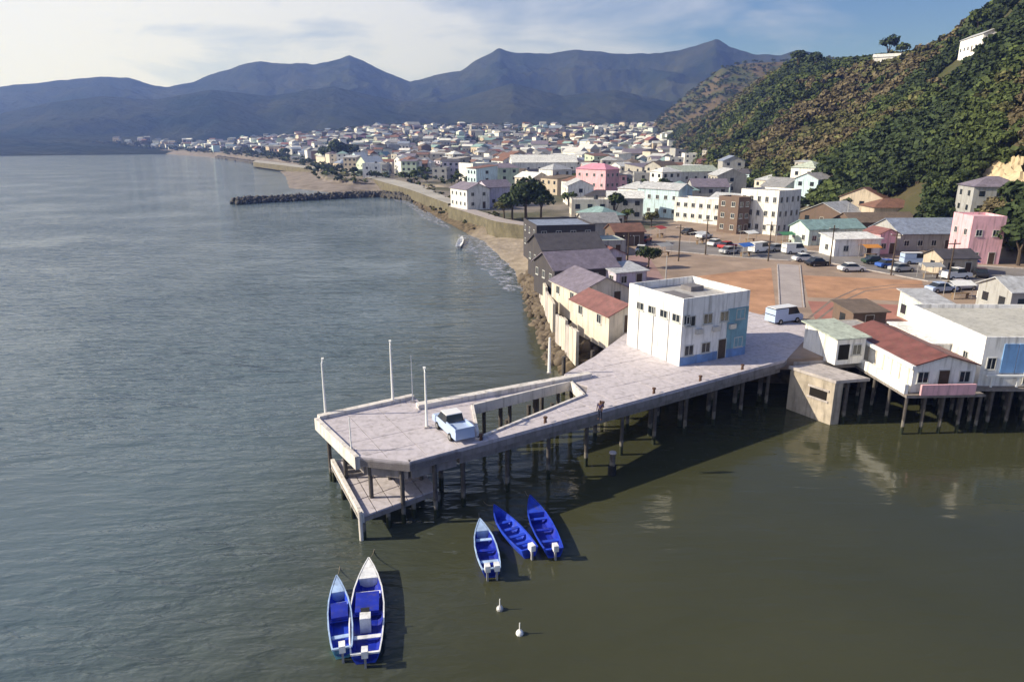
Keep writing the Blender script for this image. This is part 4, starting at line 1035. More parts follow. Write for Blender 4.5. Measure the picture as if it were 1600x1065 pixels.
def tree(x, y, z, rad, hgt, color, shape, label, fine='far', group=None, name='tree'):
    o = empty(name, (x, y, z), rnd.uniform(0, 6.28), label, 'tree', group)
    link('trunk', trunk_mesh(), o, (0, 0, 0), (0, 0, 0), (hgt * .75, hgt * .75, hgt * .75))
    link('crown', crown_mesh(color, shape, fine), o, (0, 0, hgt - rad * 0.62), (0, 0, 0), (rad, rad, rad))
    return o
def tree_at(u, v, rad, hgt, color, shape, label, fine='mid'):
    p = hit(u, v, 60); z = max(p.z, 0.3)
    return tree(p.x, p.y, z, rad, hgt, color, shape, label, fine)
x, y, z = at(1013, 418); tree(x, y, z, 2.5, 3.9, 'dark green', 1, 'small round dark tree alone at the left edge of the plaza', 'near')
tree_at(822, 352, 7.6, 11.5, 'dark green', 2, 'tallest of the dark trees between the coast road and the warehouse', 'near')
tree_at(800, 352, 6.0, 8.4, 'dark green', 3, 'dark green tree left of the tallest one by the coast road', 'near')
tree_at(845, 345, 5.5, 8.5, 'dark green', 4, 'dark green tree right of the tallest one by the coast road', 'near')
tree_at(788, 346, 4.0, 6.0, 'olive', 0, 'olive tree at the seaward end of the dark trees by the coast road', 'near')
tree_at(530, 258, 12, 20, 'dark green', 1, 'large dark tree standing at the far shore behind the white cube house')
tree_at(508, 257, 9, 15, 'dark green', 2, 'dark tree left of the large one at the far shore')
tree_at(552, 257, 9, 16, 'dark green', 5, 'dark tree right of the large one at the far shore')
tree_at(446, 248, 8, 12, 'green', 3, 'green tree on the far shore left of the small white house')
for i, (u, v, rr_, hh_, c, lab) in enumerate([(1385, 96, 7.5, 14, 'dark green', 'round dark tree on the ridge behind the left hilltop house'), (1362, 97, 5, 8, 'dark green', 'smaller dark tree on the ridge left of the round one'),
        (1408, 94, 5, 8.5, 'green', 'green tree on the ridge right of the round dark one'), (1245, 112, 8, 14, 'dark green', 'dark tree group leader at the left end of the green ridge'),
        (1272, 112, 7, 12, 'dark green', 'second dark tree from the left end of the green ridge'), (1525, 60, 6, 10, 'green', 'green tree above the right hilltop house')]):
    tree_at(u, v, rr_, hh_, c, i, lab)

# hilltop houses
def hill_house(u, v, rot, wall, roof, rt, label, w, d, h, lift=1.2, below=4, **k):
    p = hit(u, v, 120, 1500)
    if rot is None:
        gx, gy = gh(p.x + 6, p.y) - gh(p.x - 6, p.y), gh(p.x, p.y + 6) - gh(p.x, p.y - 6); rot = math.degrees(math.atan2(-gx, gy))
    return house(label, 'house', (p.x, p.y, p.z + lift), w, d, h, rot, wall, roof, rt, below=below, **k)
hill_house(1362, 108, -28, 'bright', 'white', 'gable_x', label='long low white house on the ridge beneath the round dark tree', w=20, d=7, h=4.4, rows=1, cf=5, cl=1, cr=1)
hill_house(1496, 94, None, 'bright', 'silver', 'gable_x', label='wide low white villa high on the hill at the upper right', w=20, d=7, h=5.0, rows=1, cf=6, cl=2, cr=1, lift=1.5)
hill_house(1446, 88, -36, 'beige', 'grey tin', 'gable_x', label='small beige house on the ridge left of the wide white villa', w=8, d=6, h=3.5, rows=1, cf=2, cl=1, cr=1)
hill_house(1512, 352, -10, 'grey', 'purple grey', 'hip', label='grey house with lilac roof up the slope behind the pink house', w=10, d=8, h=6.0, rows=2, cf=3, cl=2, cr=1)
hill_house(1362, 356, 0, 'beige', 'rusty', 'hip', label='beige house with rusty roof on the slope left of the market hall', w=12, d=8, h=3.8, rows=1, cf=3, cl=2, cr=1)

# leafy mass: hillside woods
def hill_zone(az, t):
    lr = 'near the town' if az < AZ(1150) else 'above the tall white block' if az < AZ(1300) else 'above the kiosk' if az < AZ(1390) else 'above the market hall' if az < AZ(1500) else 'above the pink house' if az < AZ(1555) else 'by the pale cliff'
    return ('at the foot' if t < 0.12 else 'on the lower slope' if t < 0.35 else 'on the middle slope' if t < 0.6 else 'on the upper slope' if t < 0.85 else 'on the crest', lr)
cand = []
N = 17500
gg = np.random.default_rng(21)
az_ = gg.uniform(AZ(1035), AZ(2600), N); tt = gg.uniform(-0.03, 1.04, N) ** 1.0
rb_ = np.interp(az_, base[:, 0], base[:, 1]); rr_ = np.interp(az_, ridge[0], ridge[1]); r_ = rb_ + (rr_ - rb_) * tt
X_, Y_ = r_ * np.sin(np.radians(az_)), r_ * np.cos(np.radians(az_))
dens = fbm(X_, Y_, 70, 4)
keep = (dens + gg.uniform(-0.35, 0.35, N) > np.where(r_ < 330, -0.9, -0.22))
X_, Y_, az_, tt, r_, dens = X_[keep], Y_[keep], az_[keep], tt[keep], r_[keep], dens[keep]
H_ = height(X_, Y_)
ok = H_ > 5.5
for f in FOOT:
    fr = math.hypot(f[0], f[1]); fx, fy = f[0] / fr, f[1] / fr
    al = (X_ - f[0]) * fx + (Y_ - f[1]) * fy; ac = np.abs((X_ - f[0]) * fy - (Y_ - f[1]) * fx)
    ok &= ~((ac < f[2] + 1) & (al < f[2]) & (al > -f[2] - (7 if fr > 250 else 3)))
X_, Y_, az_, tt, r_, dens, H_ = [q[ok] for q in (X_, Y_, az_, tt, r_, dens, H_)]
tn = fbm(X_ + 500, Y_, 45, 3) + gg.normal(0, 0.06, len(X_))
order = np.argsort(r_)
CN = ['dark green', 'green', 'olive', 'brownish', 'yellow green']
inframe = az_ < AZ(1600) + 0.4
n_ind = 0
FV, FT = [], []
protoV = [crown_arrays(300 + i, 84, 0.235, 0.8) for i in range(6)]
tree_labels = []
for k in order:
    v_ = tn[k]
    col = 'dark green' if v_ < -0.22 else 'green' if v_ < 0.06 else 'olive' if v_ < 0.24 else 'brownish' if v_ < 0.42 else 'yellow green'
    if dens[k] < 0.02 and v_ > -0.1: col = 'brownish' if v_ < 0.2 else 'olive'
    rad = float(gg.uniform(1.6, 3.6) * (1.0 + 0.25 * (r_[k] > 350)))
    x, y, z = float(X_[k]), float(Y_[k]), float(H_[k])
    if n_ind < 215 and inframe[k] and rad > 1.9 and gg.random() < 0.6:
        n_ind += 1
        zn = hill_zone(az_[k], tt[k])
        hgt = rad * float(gg.uniform(1.5, 2.1))
        size = 'small' if rad < 2.4 else 'medium' if rad < 3.2 else 'large'
        form = 'tall' if hgt > rad * 1.85 else 'round' if hgt > rad * 1.65 else 'spreading'
        near = min(FOOT, key=lambda f: math.hypot(f[0] - x, f[1] - y))
        tree(x, y, z - 0.2, rad, hgt, col, int(gg.integers(0, 6)), f'{size} {form} {col.replace(" ", "-")} tree {zn[0]}, {zn[1]}', 'far', 'trees on the green hillside')
    else:
        V, tone = protoV[int(gg.integers(0, 6))]
        a = gg.uniform(0, 6.28); c, s_ = math.cos(a), math.sin(a)
        W_ = V @ np.array([[c, s_, 0], [-s_, c, 0], [0, 0, 1]]) * rad + np.array([x, y, z + rad * 0.55])
        FV.append(W_); FT.append(np.array(LEAFC[col])[None, :] * tone[:, None] * gg.uniform(0.75, 1.25))
V = np.concatenate(FV); T = np.concatenate(FT)
tag(link('woodland', np_mesh('woodland', V, np.arange(len(V)).reshape(-1, 4), LEAF, tint=T)), kind='stuff')
# scrub on the rocky banks
FV, FT = [], []
N = 5200
xs = gg.uniform(-60, 40, N); ys = gg.uniform(82, 330, N); sd3 = coast_sd(xs, ys)
m3 = (sd3 > 1.5) & (sd3 < np.where(ys < 135, 7.5, 11)) & ((ys < 136) | (ys > 203)) & (fbm(xs, ys, 7, 3) > -0.1)
m3 &= ~((ys < 100) & (xs > 9))
xs, ys, sd3 = xs[m3], ys[m3], sd3[m3]; hs = height(xs, ys, sd3)
for x, y, z in zip(xs, ys, hs):
    V, tone = protoV[int(gg.integers(0, 6))]; rad = gg.uniform(0.5, 1.2)
    FV.append(V * rad + np.array([x, y, z + 0.2])); FT.append(np.array(LEAFC[CN[int(gg.choice([0, 2, 2, 3, 4]))]])[None, :] * tone[:, None])
V = np.concatenate(FV); T = np.concatenate(FT)
tag(link('bank_scrub', np_mesh('bank_scrub', V, np.arange(len(V)).reshape(-1, 4), LEAF, tint=T)), kind='stuff')

# ------------------------------------------------------------------ rocks, breakwater, cliff
ROCK = mat('dark_wet_rock', (0.075, 0.068, 0.06), 0.85, 0.4, 0.6, 0.05, bscale=4)
def rocks_mesh(name, pts, m, seed=1):
    g = np.random.default_rng(seed); bm = bmesh.new(); bmesh.ops.create_icosphere(bm, subdivisions=1, radius=1)
    V0 = np.array([v.co[:] for v in bm.verts]); F0 = np.array([[v.index for v in f.verts] for f in bm.faces]); bm.free()
    VV, FF = [], []
    for i, (x, y, z, s) in enumerate(pts):
        v = V0 * (1 + g.uniform(-0.28, 0.28, (len(V0), 1))) * g.uniform(0.6, 1.2, (1, 3)) * s + np.array([x, y, z]); VV.append(v); FF.append(F0 + i * len(V0))
    return np_mesh(name, np.concatenate(VV), np.concatenate(FF), m, tri=True)
def breakwater(name, px, width, top, label, nrock, m=ROCK):
    pl = [P(u, v, 0) for u, v in px]
    o = empty(name, (pl[0].x, pl[0].y, 0), 0, label, 'breakwater')
    pts = []; n = 60; core_l, core_r = [], []
    for i in range(n + 1):
        t = i / n * (len(pl) - 1); k = min(int(t), len(pl) - 2); p = pl[k].lerp(pl[k + 1], t - k); d = (pl[k + 1] - pl[k]).normalized(); nn = Vector((-d.y, d.x, 0))
        core_l.append(p + nn * width * .35); core_r.append(p - nn * width * .35)
    mb = MB()
    for i in range(n):
        a, b, c, e = core_l[i] - pl[0], core_l[i + 1] - pl[0], core_r[i + 1] - pl[0], core_r[i] - pl[0]
        mb.poly([(a.x, a.y, top * .8), (e.x, e.y, top * .8), (c.x, c.y, top * .8), (b.x, b.y, top * .8)])
        for q, w in ((a, b), (c, e)): mb.poly([(q.x, q.y, -2), (w.x, w.y, -2), (w.x, w.y, top * .8), (q.x, q.y, top * .8)])
    mb.build('core', m, o)
    g = random.Random(nrock)
    for i in range(nrock):
        t = g.uniform(0, len(pl) - 1.001); k = int(t); p = pl[k].lerp(pl[k + 1], t - k); d = (pl[k + 1] - pl[k]).normalized(); nn = Vector((-d.y, d.x, 0))
        s = g.uniform(-1, 1); q = p + nn * s * width / 2 - pl[0]
        pts.append((q.x, q.y, top * (1 - abs(s) ** 1.6) * 0.85 + g.uniform(-.15, .3), g.uniform(0.5, 1.25)))
    ro = link('rocks', rocks_mesh('rocks', pts, m, nrock), o); ro['kind'] = 'stuff'
breakwater('breakwater', [(366, 319), (410, 316), (470, 313), (540, 309), (600, 307), (655, 315)], 7, 2.3, 'long dark curved rock breakwater running out from the coast road', 700)
breakwater('breakwater', [(340, 247), (400, 256), (450, 262), (510, 268), (580, 276)], 9, 3.0, 'dark rock shore wall and its shadow along the far shore behind the sand spit', 500)  # low shore wall; its shadow is put into the dark rock colour
g_ = random.Random(9); pts = []
for _ in range(1500):
    y = g_.uniform(82, 136) if g_.random() < 0.6 else g_.uniform(203, 300)
    cx_ = np.interp(y, [84, 96, 112, 132, 160, 205, 240, 300], [5.3, 4.0, 3.5, 3.0, -2, -21, -32, -44]) ; pts.append((cx_ + g_.uniform(-1, 5), y, 0, g_.uniform(0.3, 0.95)))
pa = np.array(pts); sdp = coast_sd(pa[:, 0], pa[:, 1]); hp = height(pa[:, 0], pa[:, 1], sdp)
pts = [(p[0], p[1], h, p[3]) for p, s, h in zip(pts, sdp, hp) if -1.2 < s < 4.5]
tag(link('shore_rocks', rocks_mesh('shore_rocks', pts, mat('brown_shore_rock', (0.12, 0.095, 0.07), 0.9, 0.45, 0.5, 0.04, bscale=4), 4)), kind='stuff')
def patch(name, quad, nu_, nv_, lift, m, rough=0.0, kind='structure'):
    (a, b, c, d) = [Vector(q) for q in quad]; g = random.Random(len(name)); mb = MB()
    for j in range(nv_ + 1):
        for i in range(nu_ + 1):
            s, t = i / nu_, j / nv_; p = (a.lerp(b, s)).lerp(d.lerp(c, s), t)
            h = hit(p.x, p.y, 120, 900); mb.v.append((h.x, h.y, h.z + lift + g.uniform(-rough, rough)))
    for j in range(nv_):
        for i in range(nu_): k = j * (nu_ + 1) + i; mb.face((k, k + 1, k + nu_ + 2, k + nu_ + 1)[::-1])
    o = mb.build(name, m); o['kind'] = kind; return o
CLIFF = mat('pale_quarry_rock', (0.46, 0.37, 0.24), 0.95, 0.35, 0.12, 0.3, bscale=0.8)
patch('cliff', [(1548, 262), (1640, 240), (1660, 316), (1520, 300)], 22, 10, 0.7, CLIFF, 0.5)
patch('hill_road', [(1540, 186), (1640, 184), (1640, 189), (1540, 192)], 30, 1, 0.5, PATH)
patch('hill_road', [(1552, 88), (1640, 90), (1640, 95), (1552, 94)], 30, 1, 0.5, mat('pale_road', (0.4, 0.37, 0.32)))

# ------------------------------------------------------------------ the town
tw = []
ga = R(33); gc, gs = math.cos(ga), math.sin(ga)
tr = random.Random(77)
for i in range(-60, 110):
    for j in range(0, 100):
        gx, gy = i * 15.5 + (i // 3) * 4 + tr.uniform(-2.5, 2.5), j * 14.5 + (j // 2) * 5 + tr.uniform(-2, 2)
        x, y = gx * gc - gy * gs, gx * gs + gy * gc
        tw.append((x, y))
tw = np.array(tw); sdt = coast_sd(tw[:, 0], tw[:, 1]); rt_ = np.hypot(tw[:, 0], tw[:, 1]); azt = np.degrees(np.arctan2(tw[:, 0], tw[:, 1]))
ht = height(tw[:, 0], tw[:, 1], sdt)
hfree = np.minimum(LAND, sdt) + 42 * np.clip((rt_ - 650) / 800, 0, 1) ** 1.3 * np.clip(sdt / 120, 0, 1)
ht = np.where(rt_ > 1235, np.maximum(ht, mountain_h(tw[:, 0], tw[:, 1])), ht)
msk = (sdt > np.where(tw[:, 1] > 330, 36, 22)) & (rt_ > 150) & (rt_ < np.where(azt < AZ(420), 1520, 1380)) & (azt > AZ(60)) & (azt < AZ(1640)) & ((ht - hfree < 9) | (rt_ > 1235) & (azt < AZ(900)))
plz = [tuple(PD(u, v, Z0)) for u, v in [(985, 540), (890, 450), (925, 395), (1000, 362), (1060, 345), (1300, 385), (1390, 395), (1640, 440), (1640, 640), (1150, 640)]]
def in_poly(p, poly):
    c = False
    for i in range(len(poly)):
        (x0, y0), (x1, y1) = poly[i], poly[(i + 1) % len(poly)]
        if (y0 > p[1]) != (y1 > p[1]) and p[0] < (x1 - x0) * (p[1] - y0) / (y1 - y0) + x0: c = not c
    return c
lst = []
for (x, y), s, r, a, z, m in zip(tw, sdt, rt_, azt, ht, msk):
    if not m or in_poly((x, y), plz): continue
    u = 800 + FPX * math.tan(math.radians(a))
    if tr.random() < (0.4 if r > 900 else 0.14): continue
    if u < 720 and r < 330: continue
    if any(math.hypot(x - f[0], y - f[1]) < f[2] + 6.5 for f in FOOT): continue
    if 690 < u < 870 and r < 270: continue
    lst.append((r, a, x, y, z, u))
lst.sort()
WC = ['white'] * 6 + ['bright'] * 3 + ['grey'] * 3 + ['brown', 'concrete', 'beige'] + ['cream', 'cream', 'grey', 'grey', 'pale blue', 'pink', 'beige', 'beige', 'lilac', 'mint', 'brown', 'concrete', 'concrete', 'pale green']
RC = ['grey tin'] * 5 + ['silver'] * 5 + ['rusty'] * 3 + ['purple grey'] * 3 + ['blue grey'] * 2 + ['dark'] * 4 + ['brown', 'brown', 'white', 'white', 'red', 'concrete', 'pale green', 'teal']
def town_zone(u, r):
    if u > 1300: return 'behind the market hall by the dark slope'
    if u > 1120: return 'behind the tall white block under the hill'
    if r < 330:
        return 'just beyond the dark warehouse' if u < 930 else 'between the warehouse and the pink building' if u < 1010 else 'beside the pale blue shop building'
    side = 'near the far shore' if u < 520 else 'behind the white cube house' if u < 640 else 'inland of the coast road' if u < 760 else 'around the large white hall' if u < 860 else 'behind the pink building' if u < 980 else 'under the left end of the hill'
    dep = '' if r < 520 else 'well ' if r < 800 else 'far '
    return side if not dep or side.startswith('near') else ('farther ' if dep == 'well ' else 'farthest ') + side
BV, BF, BT = [], [], []
ntown = 0
SHP = {'gable_x': 'gabled', 'gable_y': 'narrow-gabled', 'hip': 'hipped', 'flat': 'flat', 'shed': 'lean-to'}
for (r, a, x, y, z, u) in lst:
    w, d = tr.uniform(7, 13), tr.uniform(7, 11); rows = tr.choice([1, 1, 2, 2, 3]) if r > 240 else tr.choice([1, 1, 2]); h = rows * 2.9 + tr.uniform(0, 0.6)
    if tr.random() < 0.06 and r > 350: w *= 1.8; d *= 1.3
    rot = 33 + tr.choice([0, 0, 90, -90]) + tr.uniform(-7, 7); rot = rot if tr.random() < 0.5 else rot - 33
    wc, rc = tr.choice(WC), tr.choice(RC); rt = tr.choice(['gable_x', 'gable_x', 'gable_y', 'hip', 'hip', 'flat', 'shed'])
    if ntown < 255:
        ntown += 1
        big = 'large' if w * d > 120 else 'small' if w * d < 70 else 'mid-sized'
        fl = {1: 'low', 2: 'two-storey', 3: 'three-storey'}[rows]
        cf = 2 if r > 500 else 3
        house(f'{big} {fl} {wc.replace(" ", "-")} house, {rc.replace(" ", "-")} {SHP[rt]} roof, {town_zone(u, r)}', 'house', (x, y, z), w, d, h, rot, wc, rc, rt, rows=rows, cf=cf, cl=2 if r < 600 else 1, cr=1 if r < 500 else 0, door=r < 450, group='houses of the hillside town', wsize=(1.3, 1.3))
    else:
        c, s_ = math.cos(R(rot)), math.sin(R(rot)); rs = w * 0.2
        pv = [(0, 0, -2), (w, 0, -2), (w, d, -2), (0, d, -2), (0, 0, h), (w, 0, h), (w, d, h), (0, d, h)]
        rv = [(-.4, -.4, h), (w + .4, -.4, h), (w + .4, d + .4, h), (-.4, d + .4, h), (-.4, d / 2, h + rs), (w + .4, d / 2, h + rs)]
        wv2 = []
        for k in range(3):
            x0 = w * (0.15 + 0.3 * k); wv2 += [(x0, -0.05, h * .35), (x0 + 1.4, -0.05, h * .35), (x0 + 1.4, -0.05, h * .7), (x0, -0.05, h * .7)]
        b = sum(len(q) for q in BV)
        al = [(px * c - py * s_ + x, px * s_ + py * c + y, pz + z) for px, py, pz in pv + rv + wv2]
        BV.append(al); BT.append([WALLC[wc]] * 8 + [ROOFC[rc]] * 6 + [(0.03, 0.03, 0.04)] * 12)
        BF += [[b + i for i in q] for q in ((0, 1, 5, 4), (1, 2, 6, 5), (2, 3, 7, 6), (3, 0, 4, 7), (8, 9, 13, 12), (10, 11, 12, 13), (11, 8, 12, 12), (9, 10, 13, 13), (14, 15, 16, 17), (18, 19, 20, 21), (22, 23, 24, 25))]
if BV:
    V = np.array([p for q in BV for p in q]); T = np.array([p for q in BT for p in q])
    me = bpy.data.meshes.new('far_town'); me.from_pydata(V.tolist(), [], [tuple(dict.fromkeys(f)) for f in BF]); me.materials.append(attr_mat('far_house_paint', 0.8, 0.1, 0.3))
    at_ = me.color_attributes.new('tint', 'FLOAT_COLOR', 'POINT'); cc = np.ones((len(V), 4), np.float32); cc[:, :3] = T; at_.data.foreach_set('color', cc.ravel())
    tag(link('far_town', me), kind='stuff')
print('town', ntown, len(lst), 'hill trees', n_ind)
# trees filling the valley between the far houses
FV, FT = [], []
N = 16000
az2 = gg.uniform(AZ(-50), AZ(1330), N); r2 = 300 + 1200 * gg.uniform(0, 1, N) ** 0.75
X2, Y2 = r2 * np.sin(np.radians(az2)), r2 * np.cos(np.radians(az2)); sd2 = coast_sd(X2, Y2); H2 = height(X2, Y2, sd2)
FA = np.array(FOOT); LA = np.array([(q[2], q[3], 7.0) for q in lst])
free = np.ones(N, bool)
for k0 in range(0, N, 500):
    for AA in (FA, LA):
        dd = np.hypot(X2[k0:k0 + 500, None] - AA[None, :, 0], Y2[k0:k0 + 500, None] - AA[None, :, 1]); free[k0:k0 + 500] &= (dd > AA[None, :, 2] + 1.5).all(1)
H2 = np.where(r2 > 1235, np.maximum(H2, mountain_h(X2, Y2)), H2)
m2 = free & (sd2 > 16) & ((fbm(X2, Y2, 70, 3) > -0.35) | (r2 > 1050)) & ~((r2 < 340) & (az2 < AZ(880)))
for x, y, z, r0_ in zip(X2[m2], Y2[m2], H2[m2], r2[m2]):
    V, tone = protoV[int(gg.integers(0, 6))]; V = V.reshape(-1, 4, 3)[:34].reshape(-1, 3); tone = tone[:136]
    rad = gg.uniform(1.8, 3.6) * (1.0 if r0_ < 700 else 1.35); c_ = LEAFC[CN[int(gg.choice([0, 0, 1, 1, 2]))]]
    FV.append(V * rad + np.array([x, y, z + rad * 0.6])); FT.append(np.array(c_)[None, :] * tone[:, None] * gg.uniform(0.8, 1.2))
V = np.concatenate(FV); T = np.concatenate(FT)
tag(link('valley_trees', np_mesh('valley_trees', V, np.arange(len(V)).reshape(-1, 4), LEAF, tint=T)), kind='stuff')
# garden trees between the houses
nt = 0
for k in range(900):
    a = tr.uniform(AZ(520), AZ(1560)); r = 175 + 560 * tr.random() ** 1.3
    x, y = r * math.sin(R(a)), r * math.cos(R(a)); u = 800 + FPX * math.tan(R(a))
    if in_poly((x, y), plz) or float(coast_sd(np.array([x]), np.array([y]))[0]) < 14: continue
    if any(math.hypot(x - f[0], y - f[1]) < f[2] * 0.8 + 2.0 for f in FOOT): continue
    z = gh(x, y)
    if z > 14: continue
    if 690 < u < 870 and r < 290: continue
    col = tr.choice(['dark green', 'dark green', 'green', 'green', 'olive']); rad = tr.uniform(1.8, 3.8); nt += 1
    form = tr.choice(['round', 'bushy', 'ragged'])
    tree(x, y, z, rad, rad * tr.uniform(1.5, 2.2), col, tr.randrange(6), f'{"small" if rad < 2.5 else "medium" if rad < 3.2 else "large"} {form} {col.replace(" ", "-")} garden tree {town_zone(u, r)}', 'far', 'garden trees among the houses')
    if nt >= 85: break
# dark shaded trees at the right edge
for k, (u, v, rad, h) in enumerate([(1590, 420, 5, 9), (1575, 392, 5, 9), (1600, 372, 6, 10), (1585, 352, 5.5, 9), (1612, 410, 6, 11), (1625, 385, 6, 10)]):
    p = hit(u, v, 60); tree(p.x, p.y, p.z, rad, h, 'dark green', k, f'dense dark tree right of the pink house, {["nearest", "second nearest", "tallest middle", "farthest", "rightmost near", "rightmost far"][k]} of its clump', 'mid')

# ------------------------------------------------------------------ boats
BC = {'blue': (0.020, 0.062, 0.52), 'deep blue': (0.009, 0.025, 0.34), 'white': (0.75, 0.77, 0.8), 'pale blue': (0.38, 0.52, 0.78), 'lilac': (0.40, 0.42, 0.62), 'turquoise': (0.15, 0.45, 0.55), 'grey': (0.3, 0.3, 0.32)}
def bmt(c): return mat('boat_paint_' + c.replace(' ', '_'), BC[c], 0.5, 0.28, 1.3, spec=0.35, dirt=0.35)
def boat(label, stern, bow, width, hull, inner, trim, motor=1, foredeck=0.22, console=False, seats=3, tarp=None, name='fishing_boat', zs=0.62, cat='boat'):
    a, b = P(*stern, 0.4), P(*bow, 0.4); L = (b - a).length; ang = math.atan2((b - a).y, (b - a).x) - math.pi / 2
    o = empty(name, (a.x, a.y, 0), ang, label, cat)
    st = [(0.0, 0.78, 0.0), (0.12, 0.9, -.02), (0.3, 1.0, -.02), (0.5, 1.0, 0.0), (0.68, 0.86, 0.06), (0.82, 0.6, 0.16), (0.92, 0.33, 0.27), (1.0, 0.03, 0.4)]
    hw = width / 2
    def ring(t, w, dz, inset, zk):
        y = t * L; w = max(w * hw - inset, 0.012); top = zs + dz
        return [(-w, y, top), (-w * 0.86, y, top * 0.45), (-w * 0.5, y, zk + dz * .5), (0, y, zk - 0.05 + dz * .5), (w * 0.5, y, zk + dz * .5), (w * 0.86, y, top * 0.45), (w, y, top)]
    def loft(inset, zk, flip):
        mb = MB(); rs_ = [ring(t, w, dz, inset, zk) for t, w, dz in st]
        for r_ in rs_: mb.v += r_
        for i in range(len(rs_) - 1):
            for j in range(6):
                k = i * 7 + j; q = (k, k + 1, k + 8, k + 7); mb.face(q[::-1] if flip else q)
        mb.face(range(7) if flip else list(range(7))[::-1]); return mb
    loft(0, -0.22, False).build('hull', bmt(hull), o)
    loft(0.07, 0.12, True).build('inner_hull', bmt(inner), o)
    g = MB(); n = len(st)
    for sx in (-1, 1):
        b0_ = len(g.v)
        for t, w, dz in st:
            y = t * L; wo, wi = w * hw + 0.02, max(w * hw - 0.06, 0.0); z = zs + dz
            g.v += [(sx * wo, y, z - 0.04), (sx * wo, y, z + 0.05), (sx * wi, y, z + 0.05), (sx * wi, y, z - 0.02)]
        for i in range(n - 1):
            for j in range(4): k = b0_ + i * 4; q = (k + j, k + (j + 1) % 4, k + 4 + (j + 1) % 4, k + 4 + j); g.face(q if sx > 0 else q[::-1])
    g.box(-hw * .78, -0.03, zs - 0.04, hw * .78, 0.09, zs + 0.06)
    g.build('gunwale', bmt(trim), o)
    rp_ = MB(); q0 = Vector((0, L * .985, zs + .42)); 
    for i in range(6):
        t0, t1 = i / 6, (i + 1) / 6; f_ = lambda t: (0.25 * t, L + 2.6 * t, (zs + .42) * (1 - t) ** 1.7 - 0.02 * t)
        rp_.tube(f_(t0), f_(t1), 0.022, 0.022, 5)
    rp_.build('mooring_rope', mat('hemp_rope', (0.25, 0.21, 0.15), 0.9), o)
    fd = MB(); ts = [(1 - foredeck), 1 - foredeck * .6, 1 - foredeck * .3, 0.985]
    wf = lambda t: float(np.interp(t, [q[0] for q in st], [q[1] for q in st])) * hw - 0.08
    zf_ = lambda t: zs + float(np.interp(t, [q[0] for q in st], [q[2] for q in st])) + 0.03
    for i in range(3):
        t0, t1 = ts[i], ts[i + 1]; w0, w1 = max(wf(t0), .01), max(wf(t1), .01)
        fd.poly([(-w0, t0 * L, zf_(t0)), (w0, t0 * L, zf_(t0)), (w1, t1 * L, zf_(t1)), (-w1, t1 * L, zf_(t1))])
    w0 = wf(ts[0]); fd.poly([(-w0, ts[0] * L, 0.15), (w0, ts[0] * L, 0.15), (w0, ts[0] * L, zf_(ts[0])), (-w0, ts[0] * L, zf_(ts[0]))])
    fd.build('foredeck', bmt(trim), o)
    for k in range(seats):
        t = 0.16 + (0.56 - foredeck * .4) * k / max(seats - 1, 1); w0 = wf(t) + 0.02
        MB().box(-w0, t * L, zs - 0.16, w0, t * L + 0.28, zs - 0.10).build('seat', bmt(trim if k % 2 == 0 else inner), o)
    MB().poly([(-hw * .55, L * .06, .19), (hw * .55, L * .06, .19), (hw * .6, L * .6, .19), (-hw * .6, L * .6, .19)]).build('floor', bmt(inner), o)
    if console: 
        MB().box(-0.35, L * .26, .2, 0.25, L * .26 + .6, 1.15).build('console', bmt('white'), o)
        MB().box(-0.3, L * .26 + .62, 1.0, 0.2, L * .26 + .66, 1.4).build('windscreen', GLASS, o)
    if tarp: MB().box(-hw * .7, L * .4, zs - .05, hw * .7, L * .62, zs + .14).build('cover', bmt(tarp), o)
    for k in range(motor):
        xm = 0 if motor == 1 else (-0.3 + 0.6 * k)
        m_ = MB().box(xm - .17, -.5, zs + .1, xm + .17, -.02, zs + .52).build('outboard_motor', bmt('white'), o)
        MB().box(xm - .06, -.38, -.5, xm + .06, -.16, zs + .098).build('shaft', bmt('grey'), m_)
    return o
boat('large blue boat with bright white foredeck on the right of the nearest pair', (571, 1026), (577, 884), 1.95, 'blue', 'deep blue', 'white', console=True, tarp='deep blue')
boat('smaller blue boat with pale blue rim at the left side of the large one', (535, 1018), (527, 912), 1.35, 'turquoise', 'blue', 'pale blue', tarp='deep blue')
boat('blue boat with two white motors, leftmost of the three beside the pier', (768, 893), (750, 822), 1.5, 'blue', 'deep blue', 'pale blue', motor=2)
boat('blue boat lying slantwise in the middle of the three beside the pier', (828, 862), (772, 800), 1.55, 'blue', 'blue', 'blue', foredeck=0.12, seats=4)
boat('blue boat with pale stern, rightmost of the three beside the pier', (866, 862), (828, 785), 1.6, 'blue', 'deep blue', 'blue', foredeck=0.3)
boat('small white boat afloat just off the beach', (716, 386), (722, 372), 1.6, 'white', 'white', 'white', motor=1, seats=2)
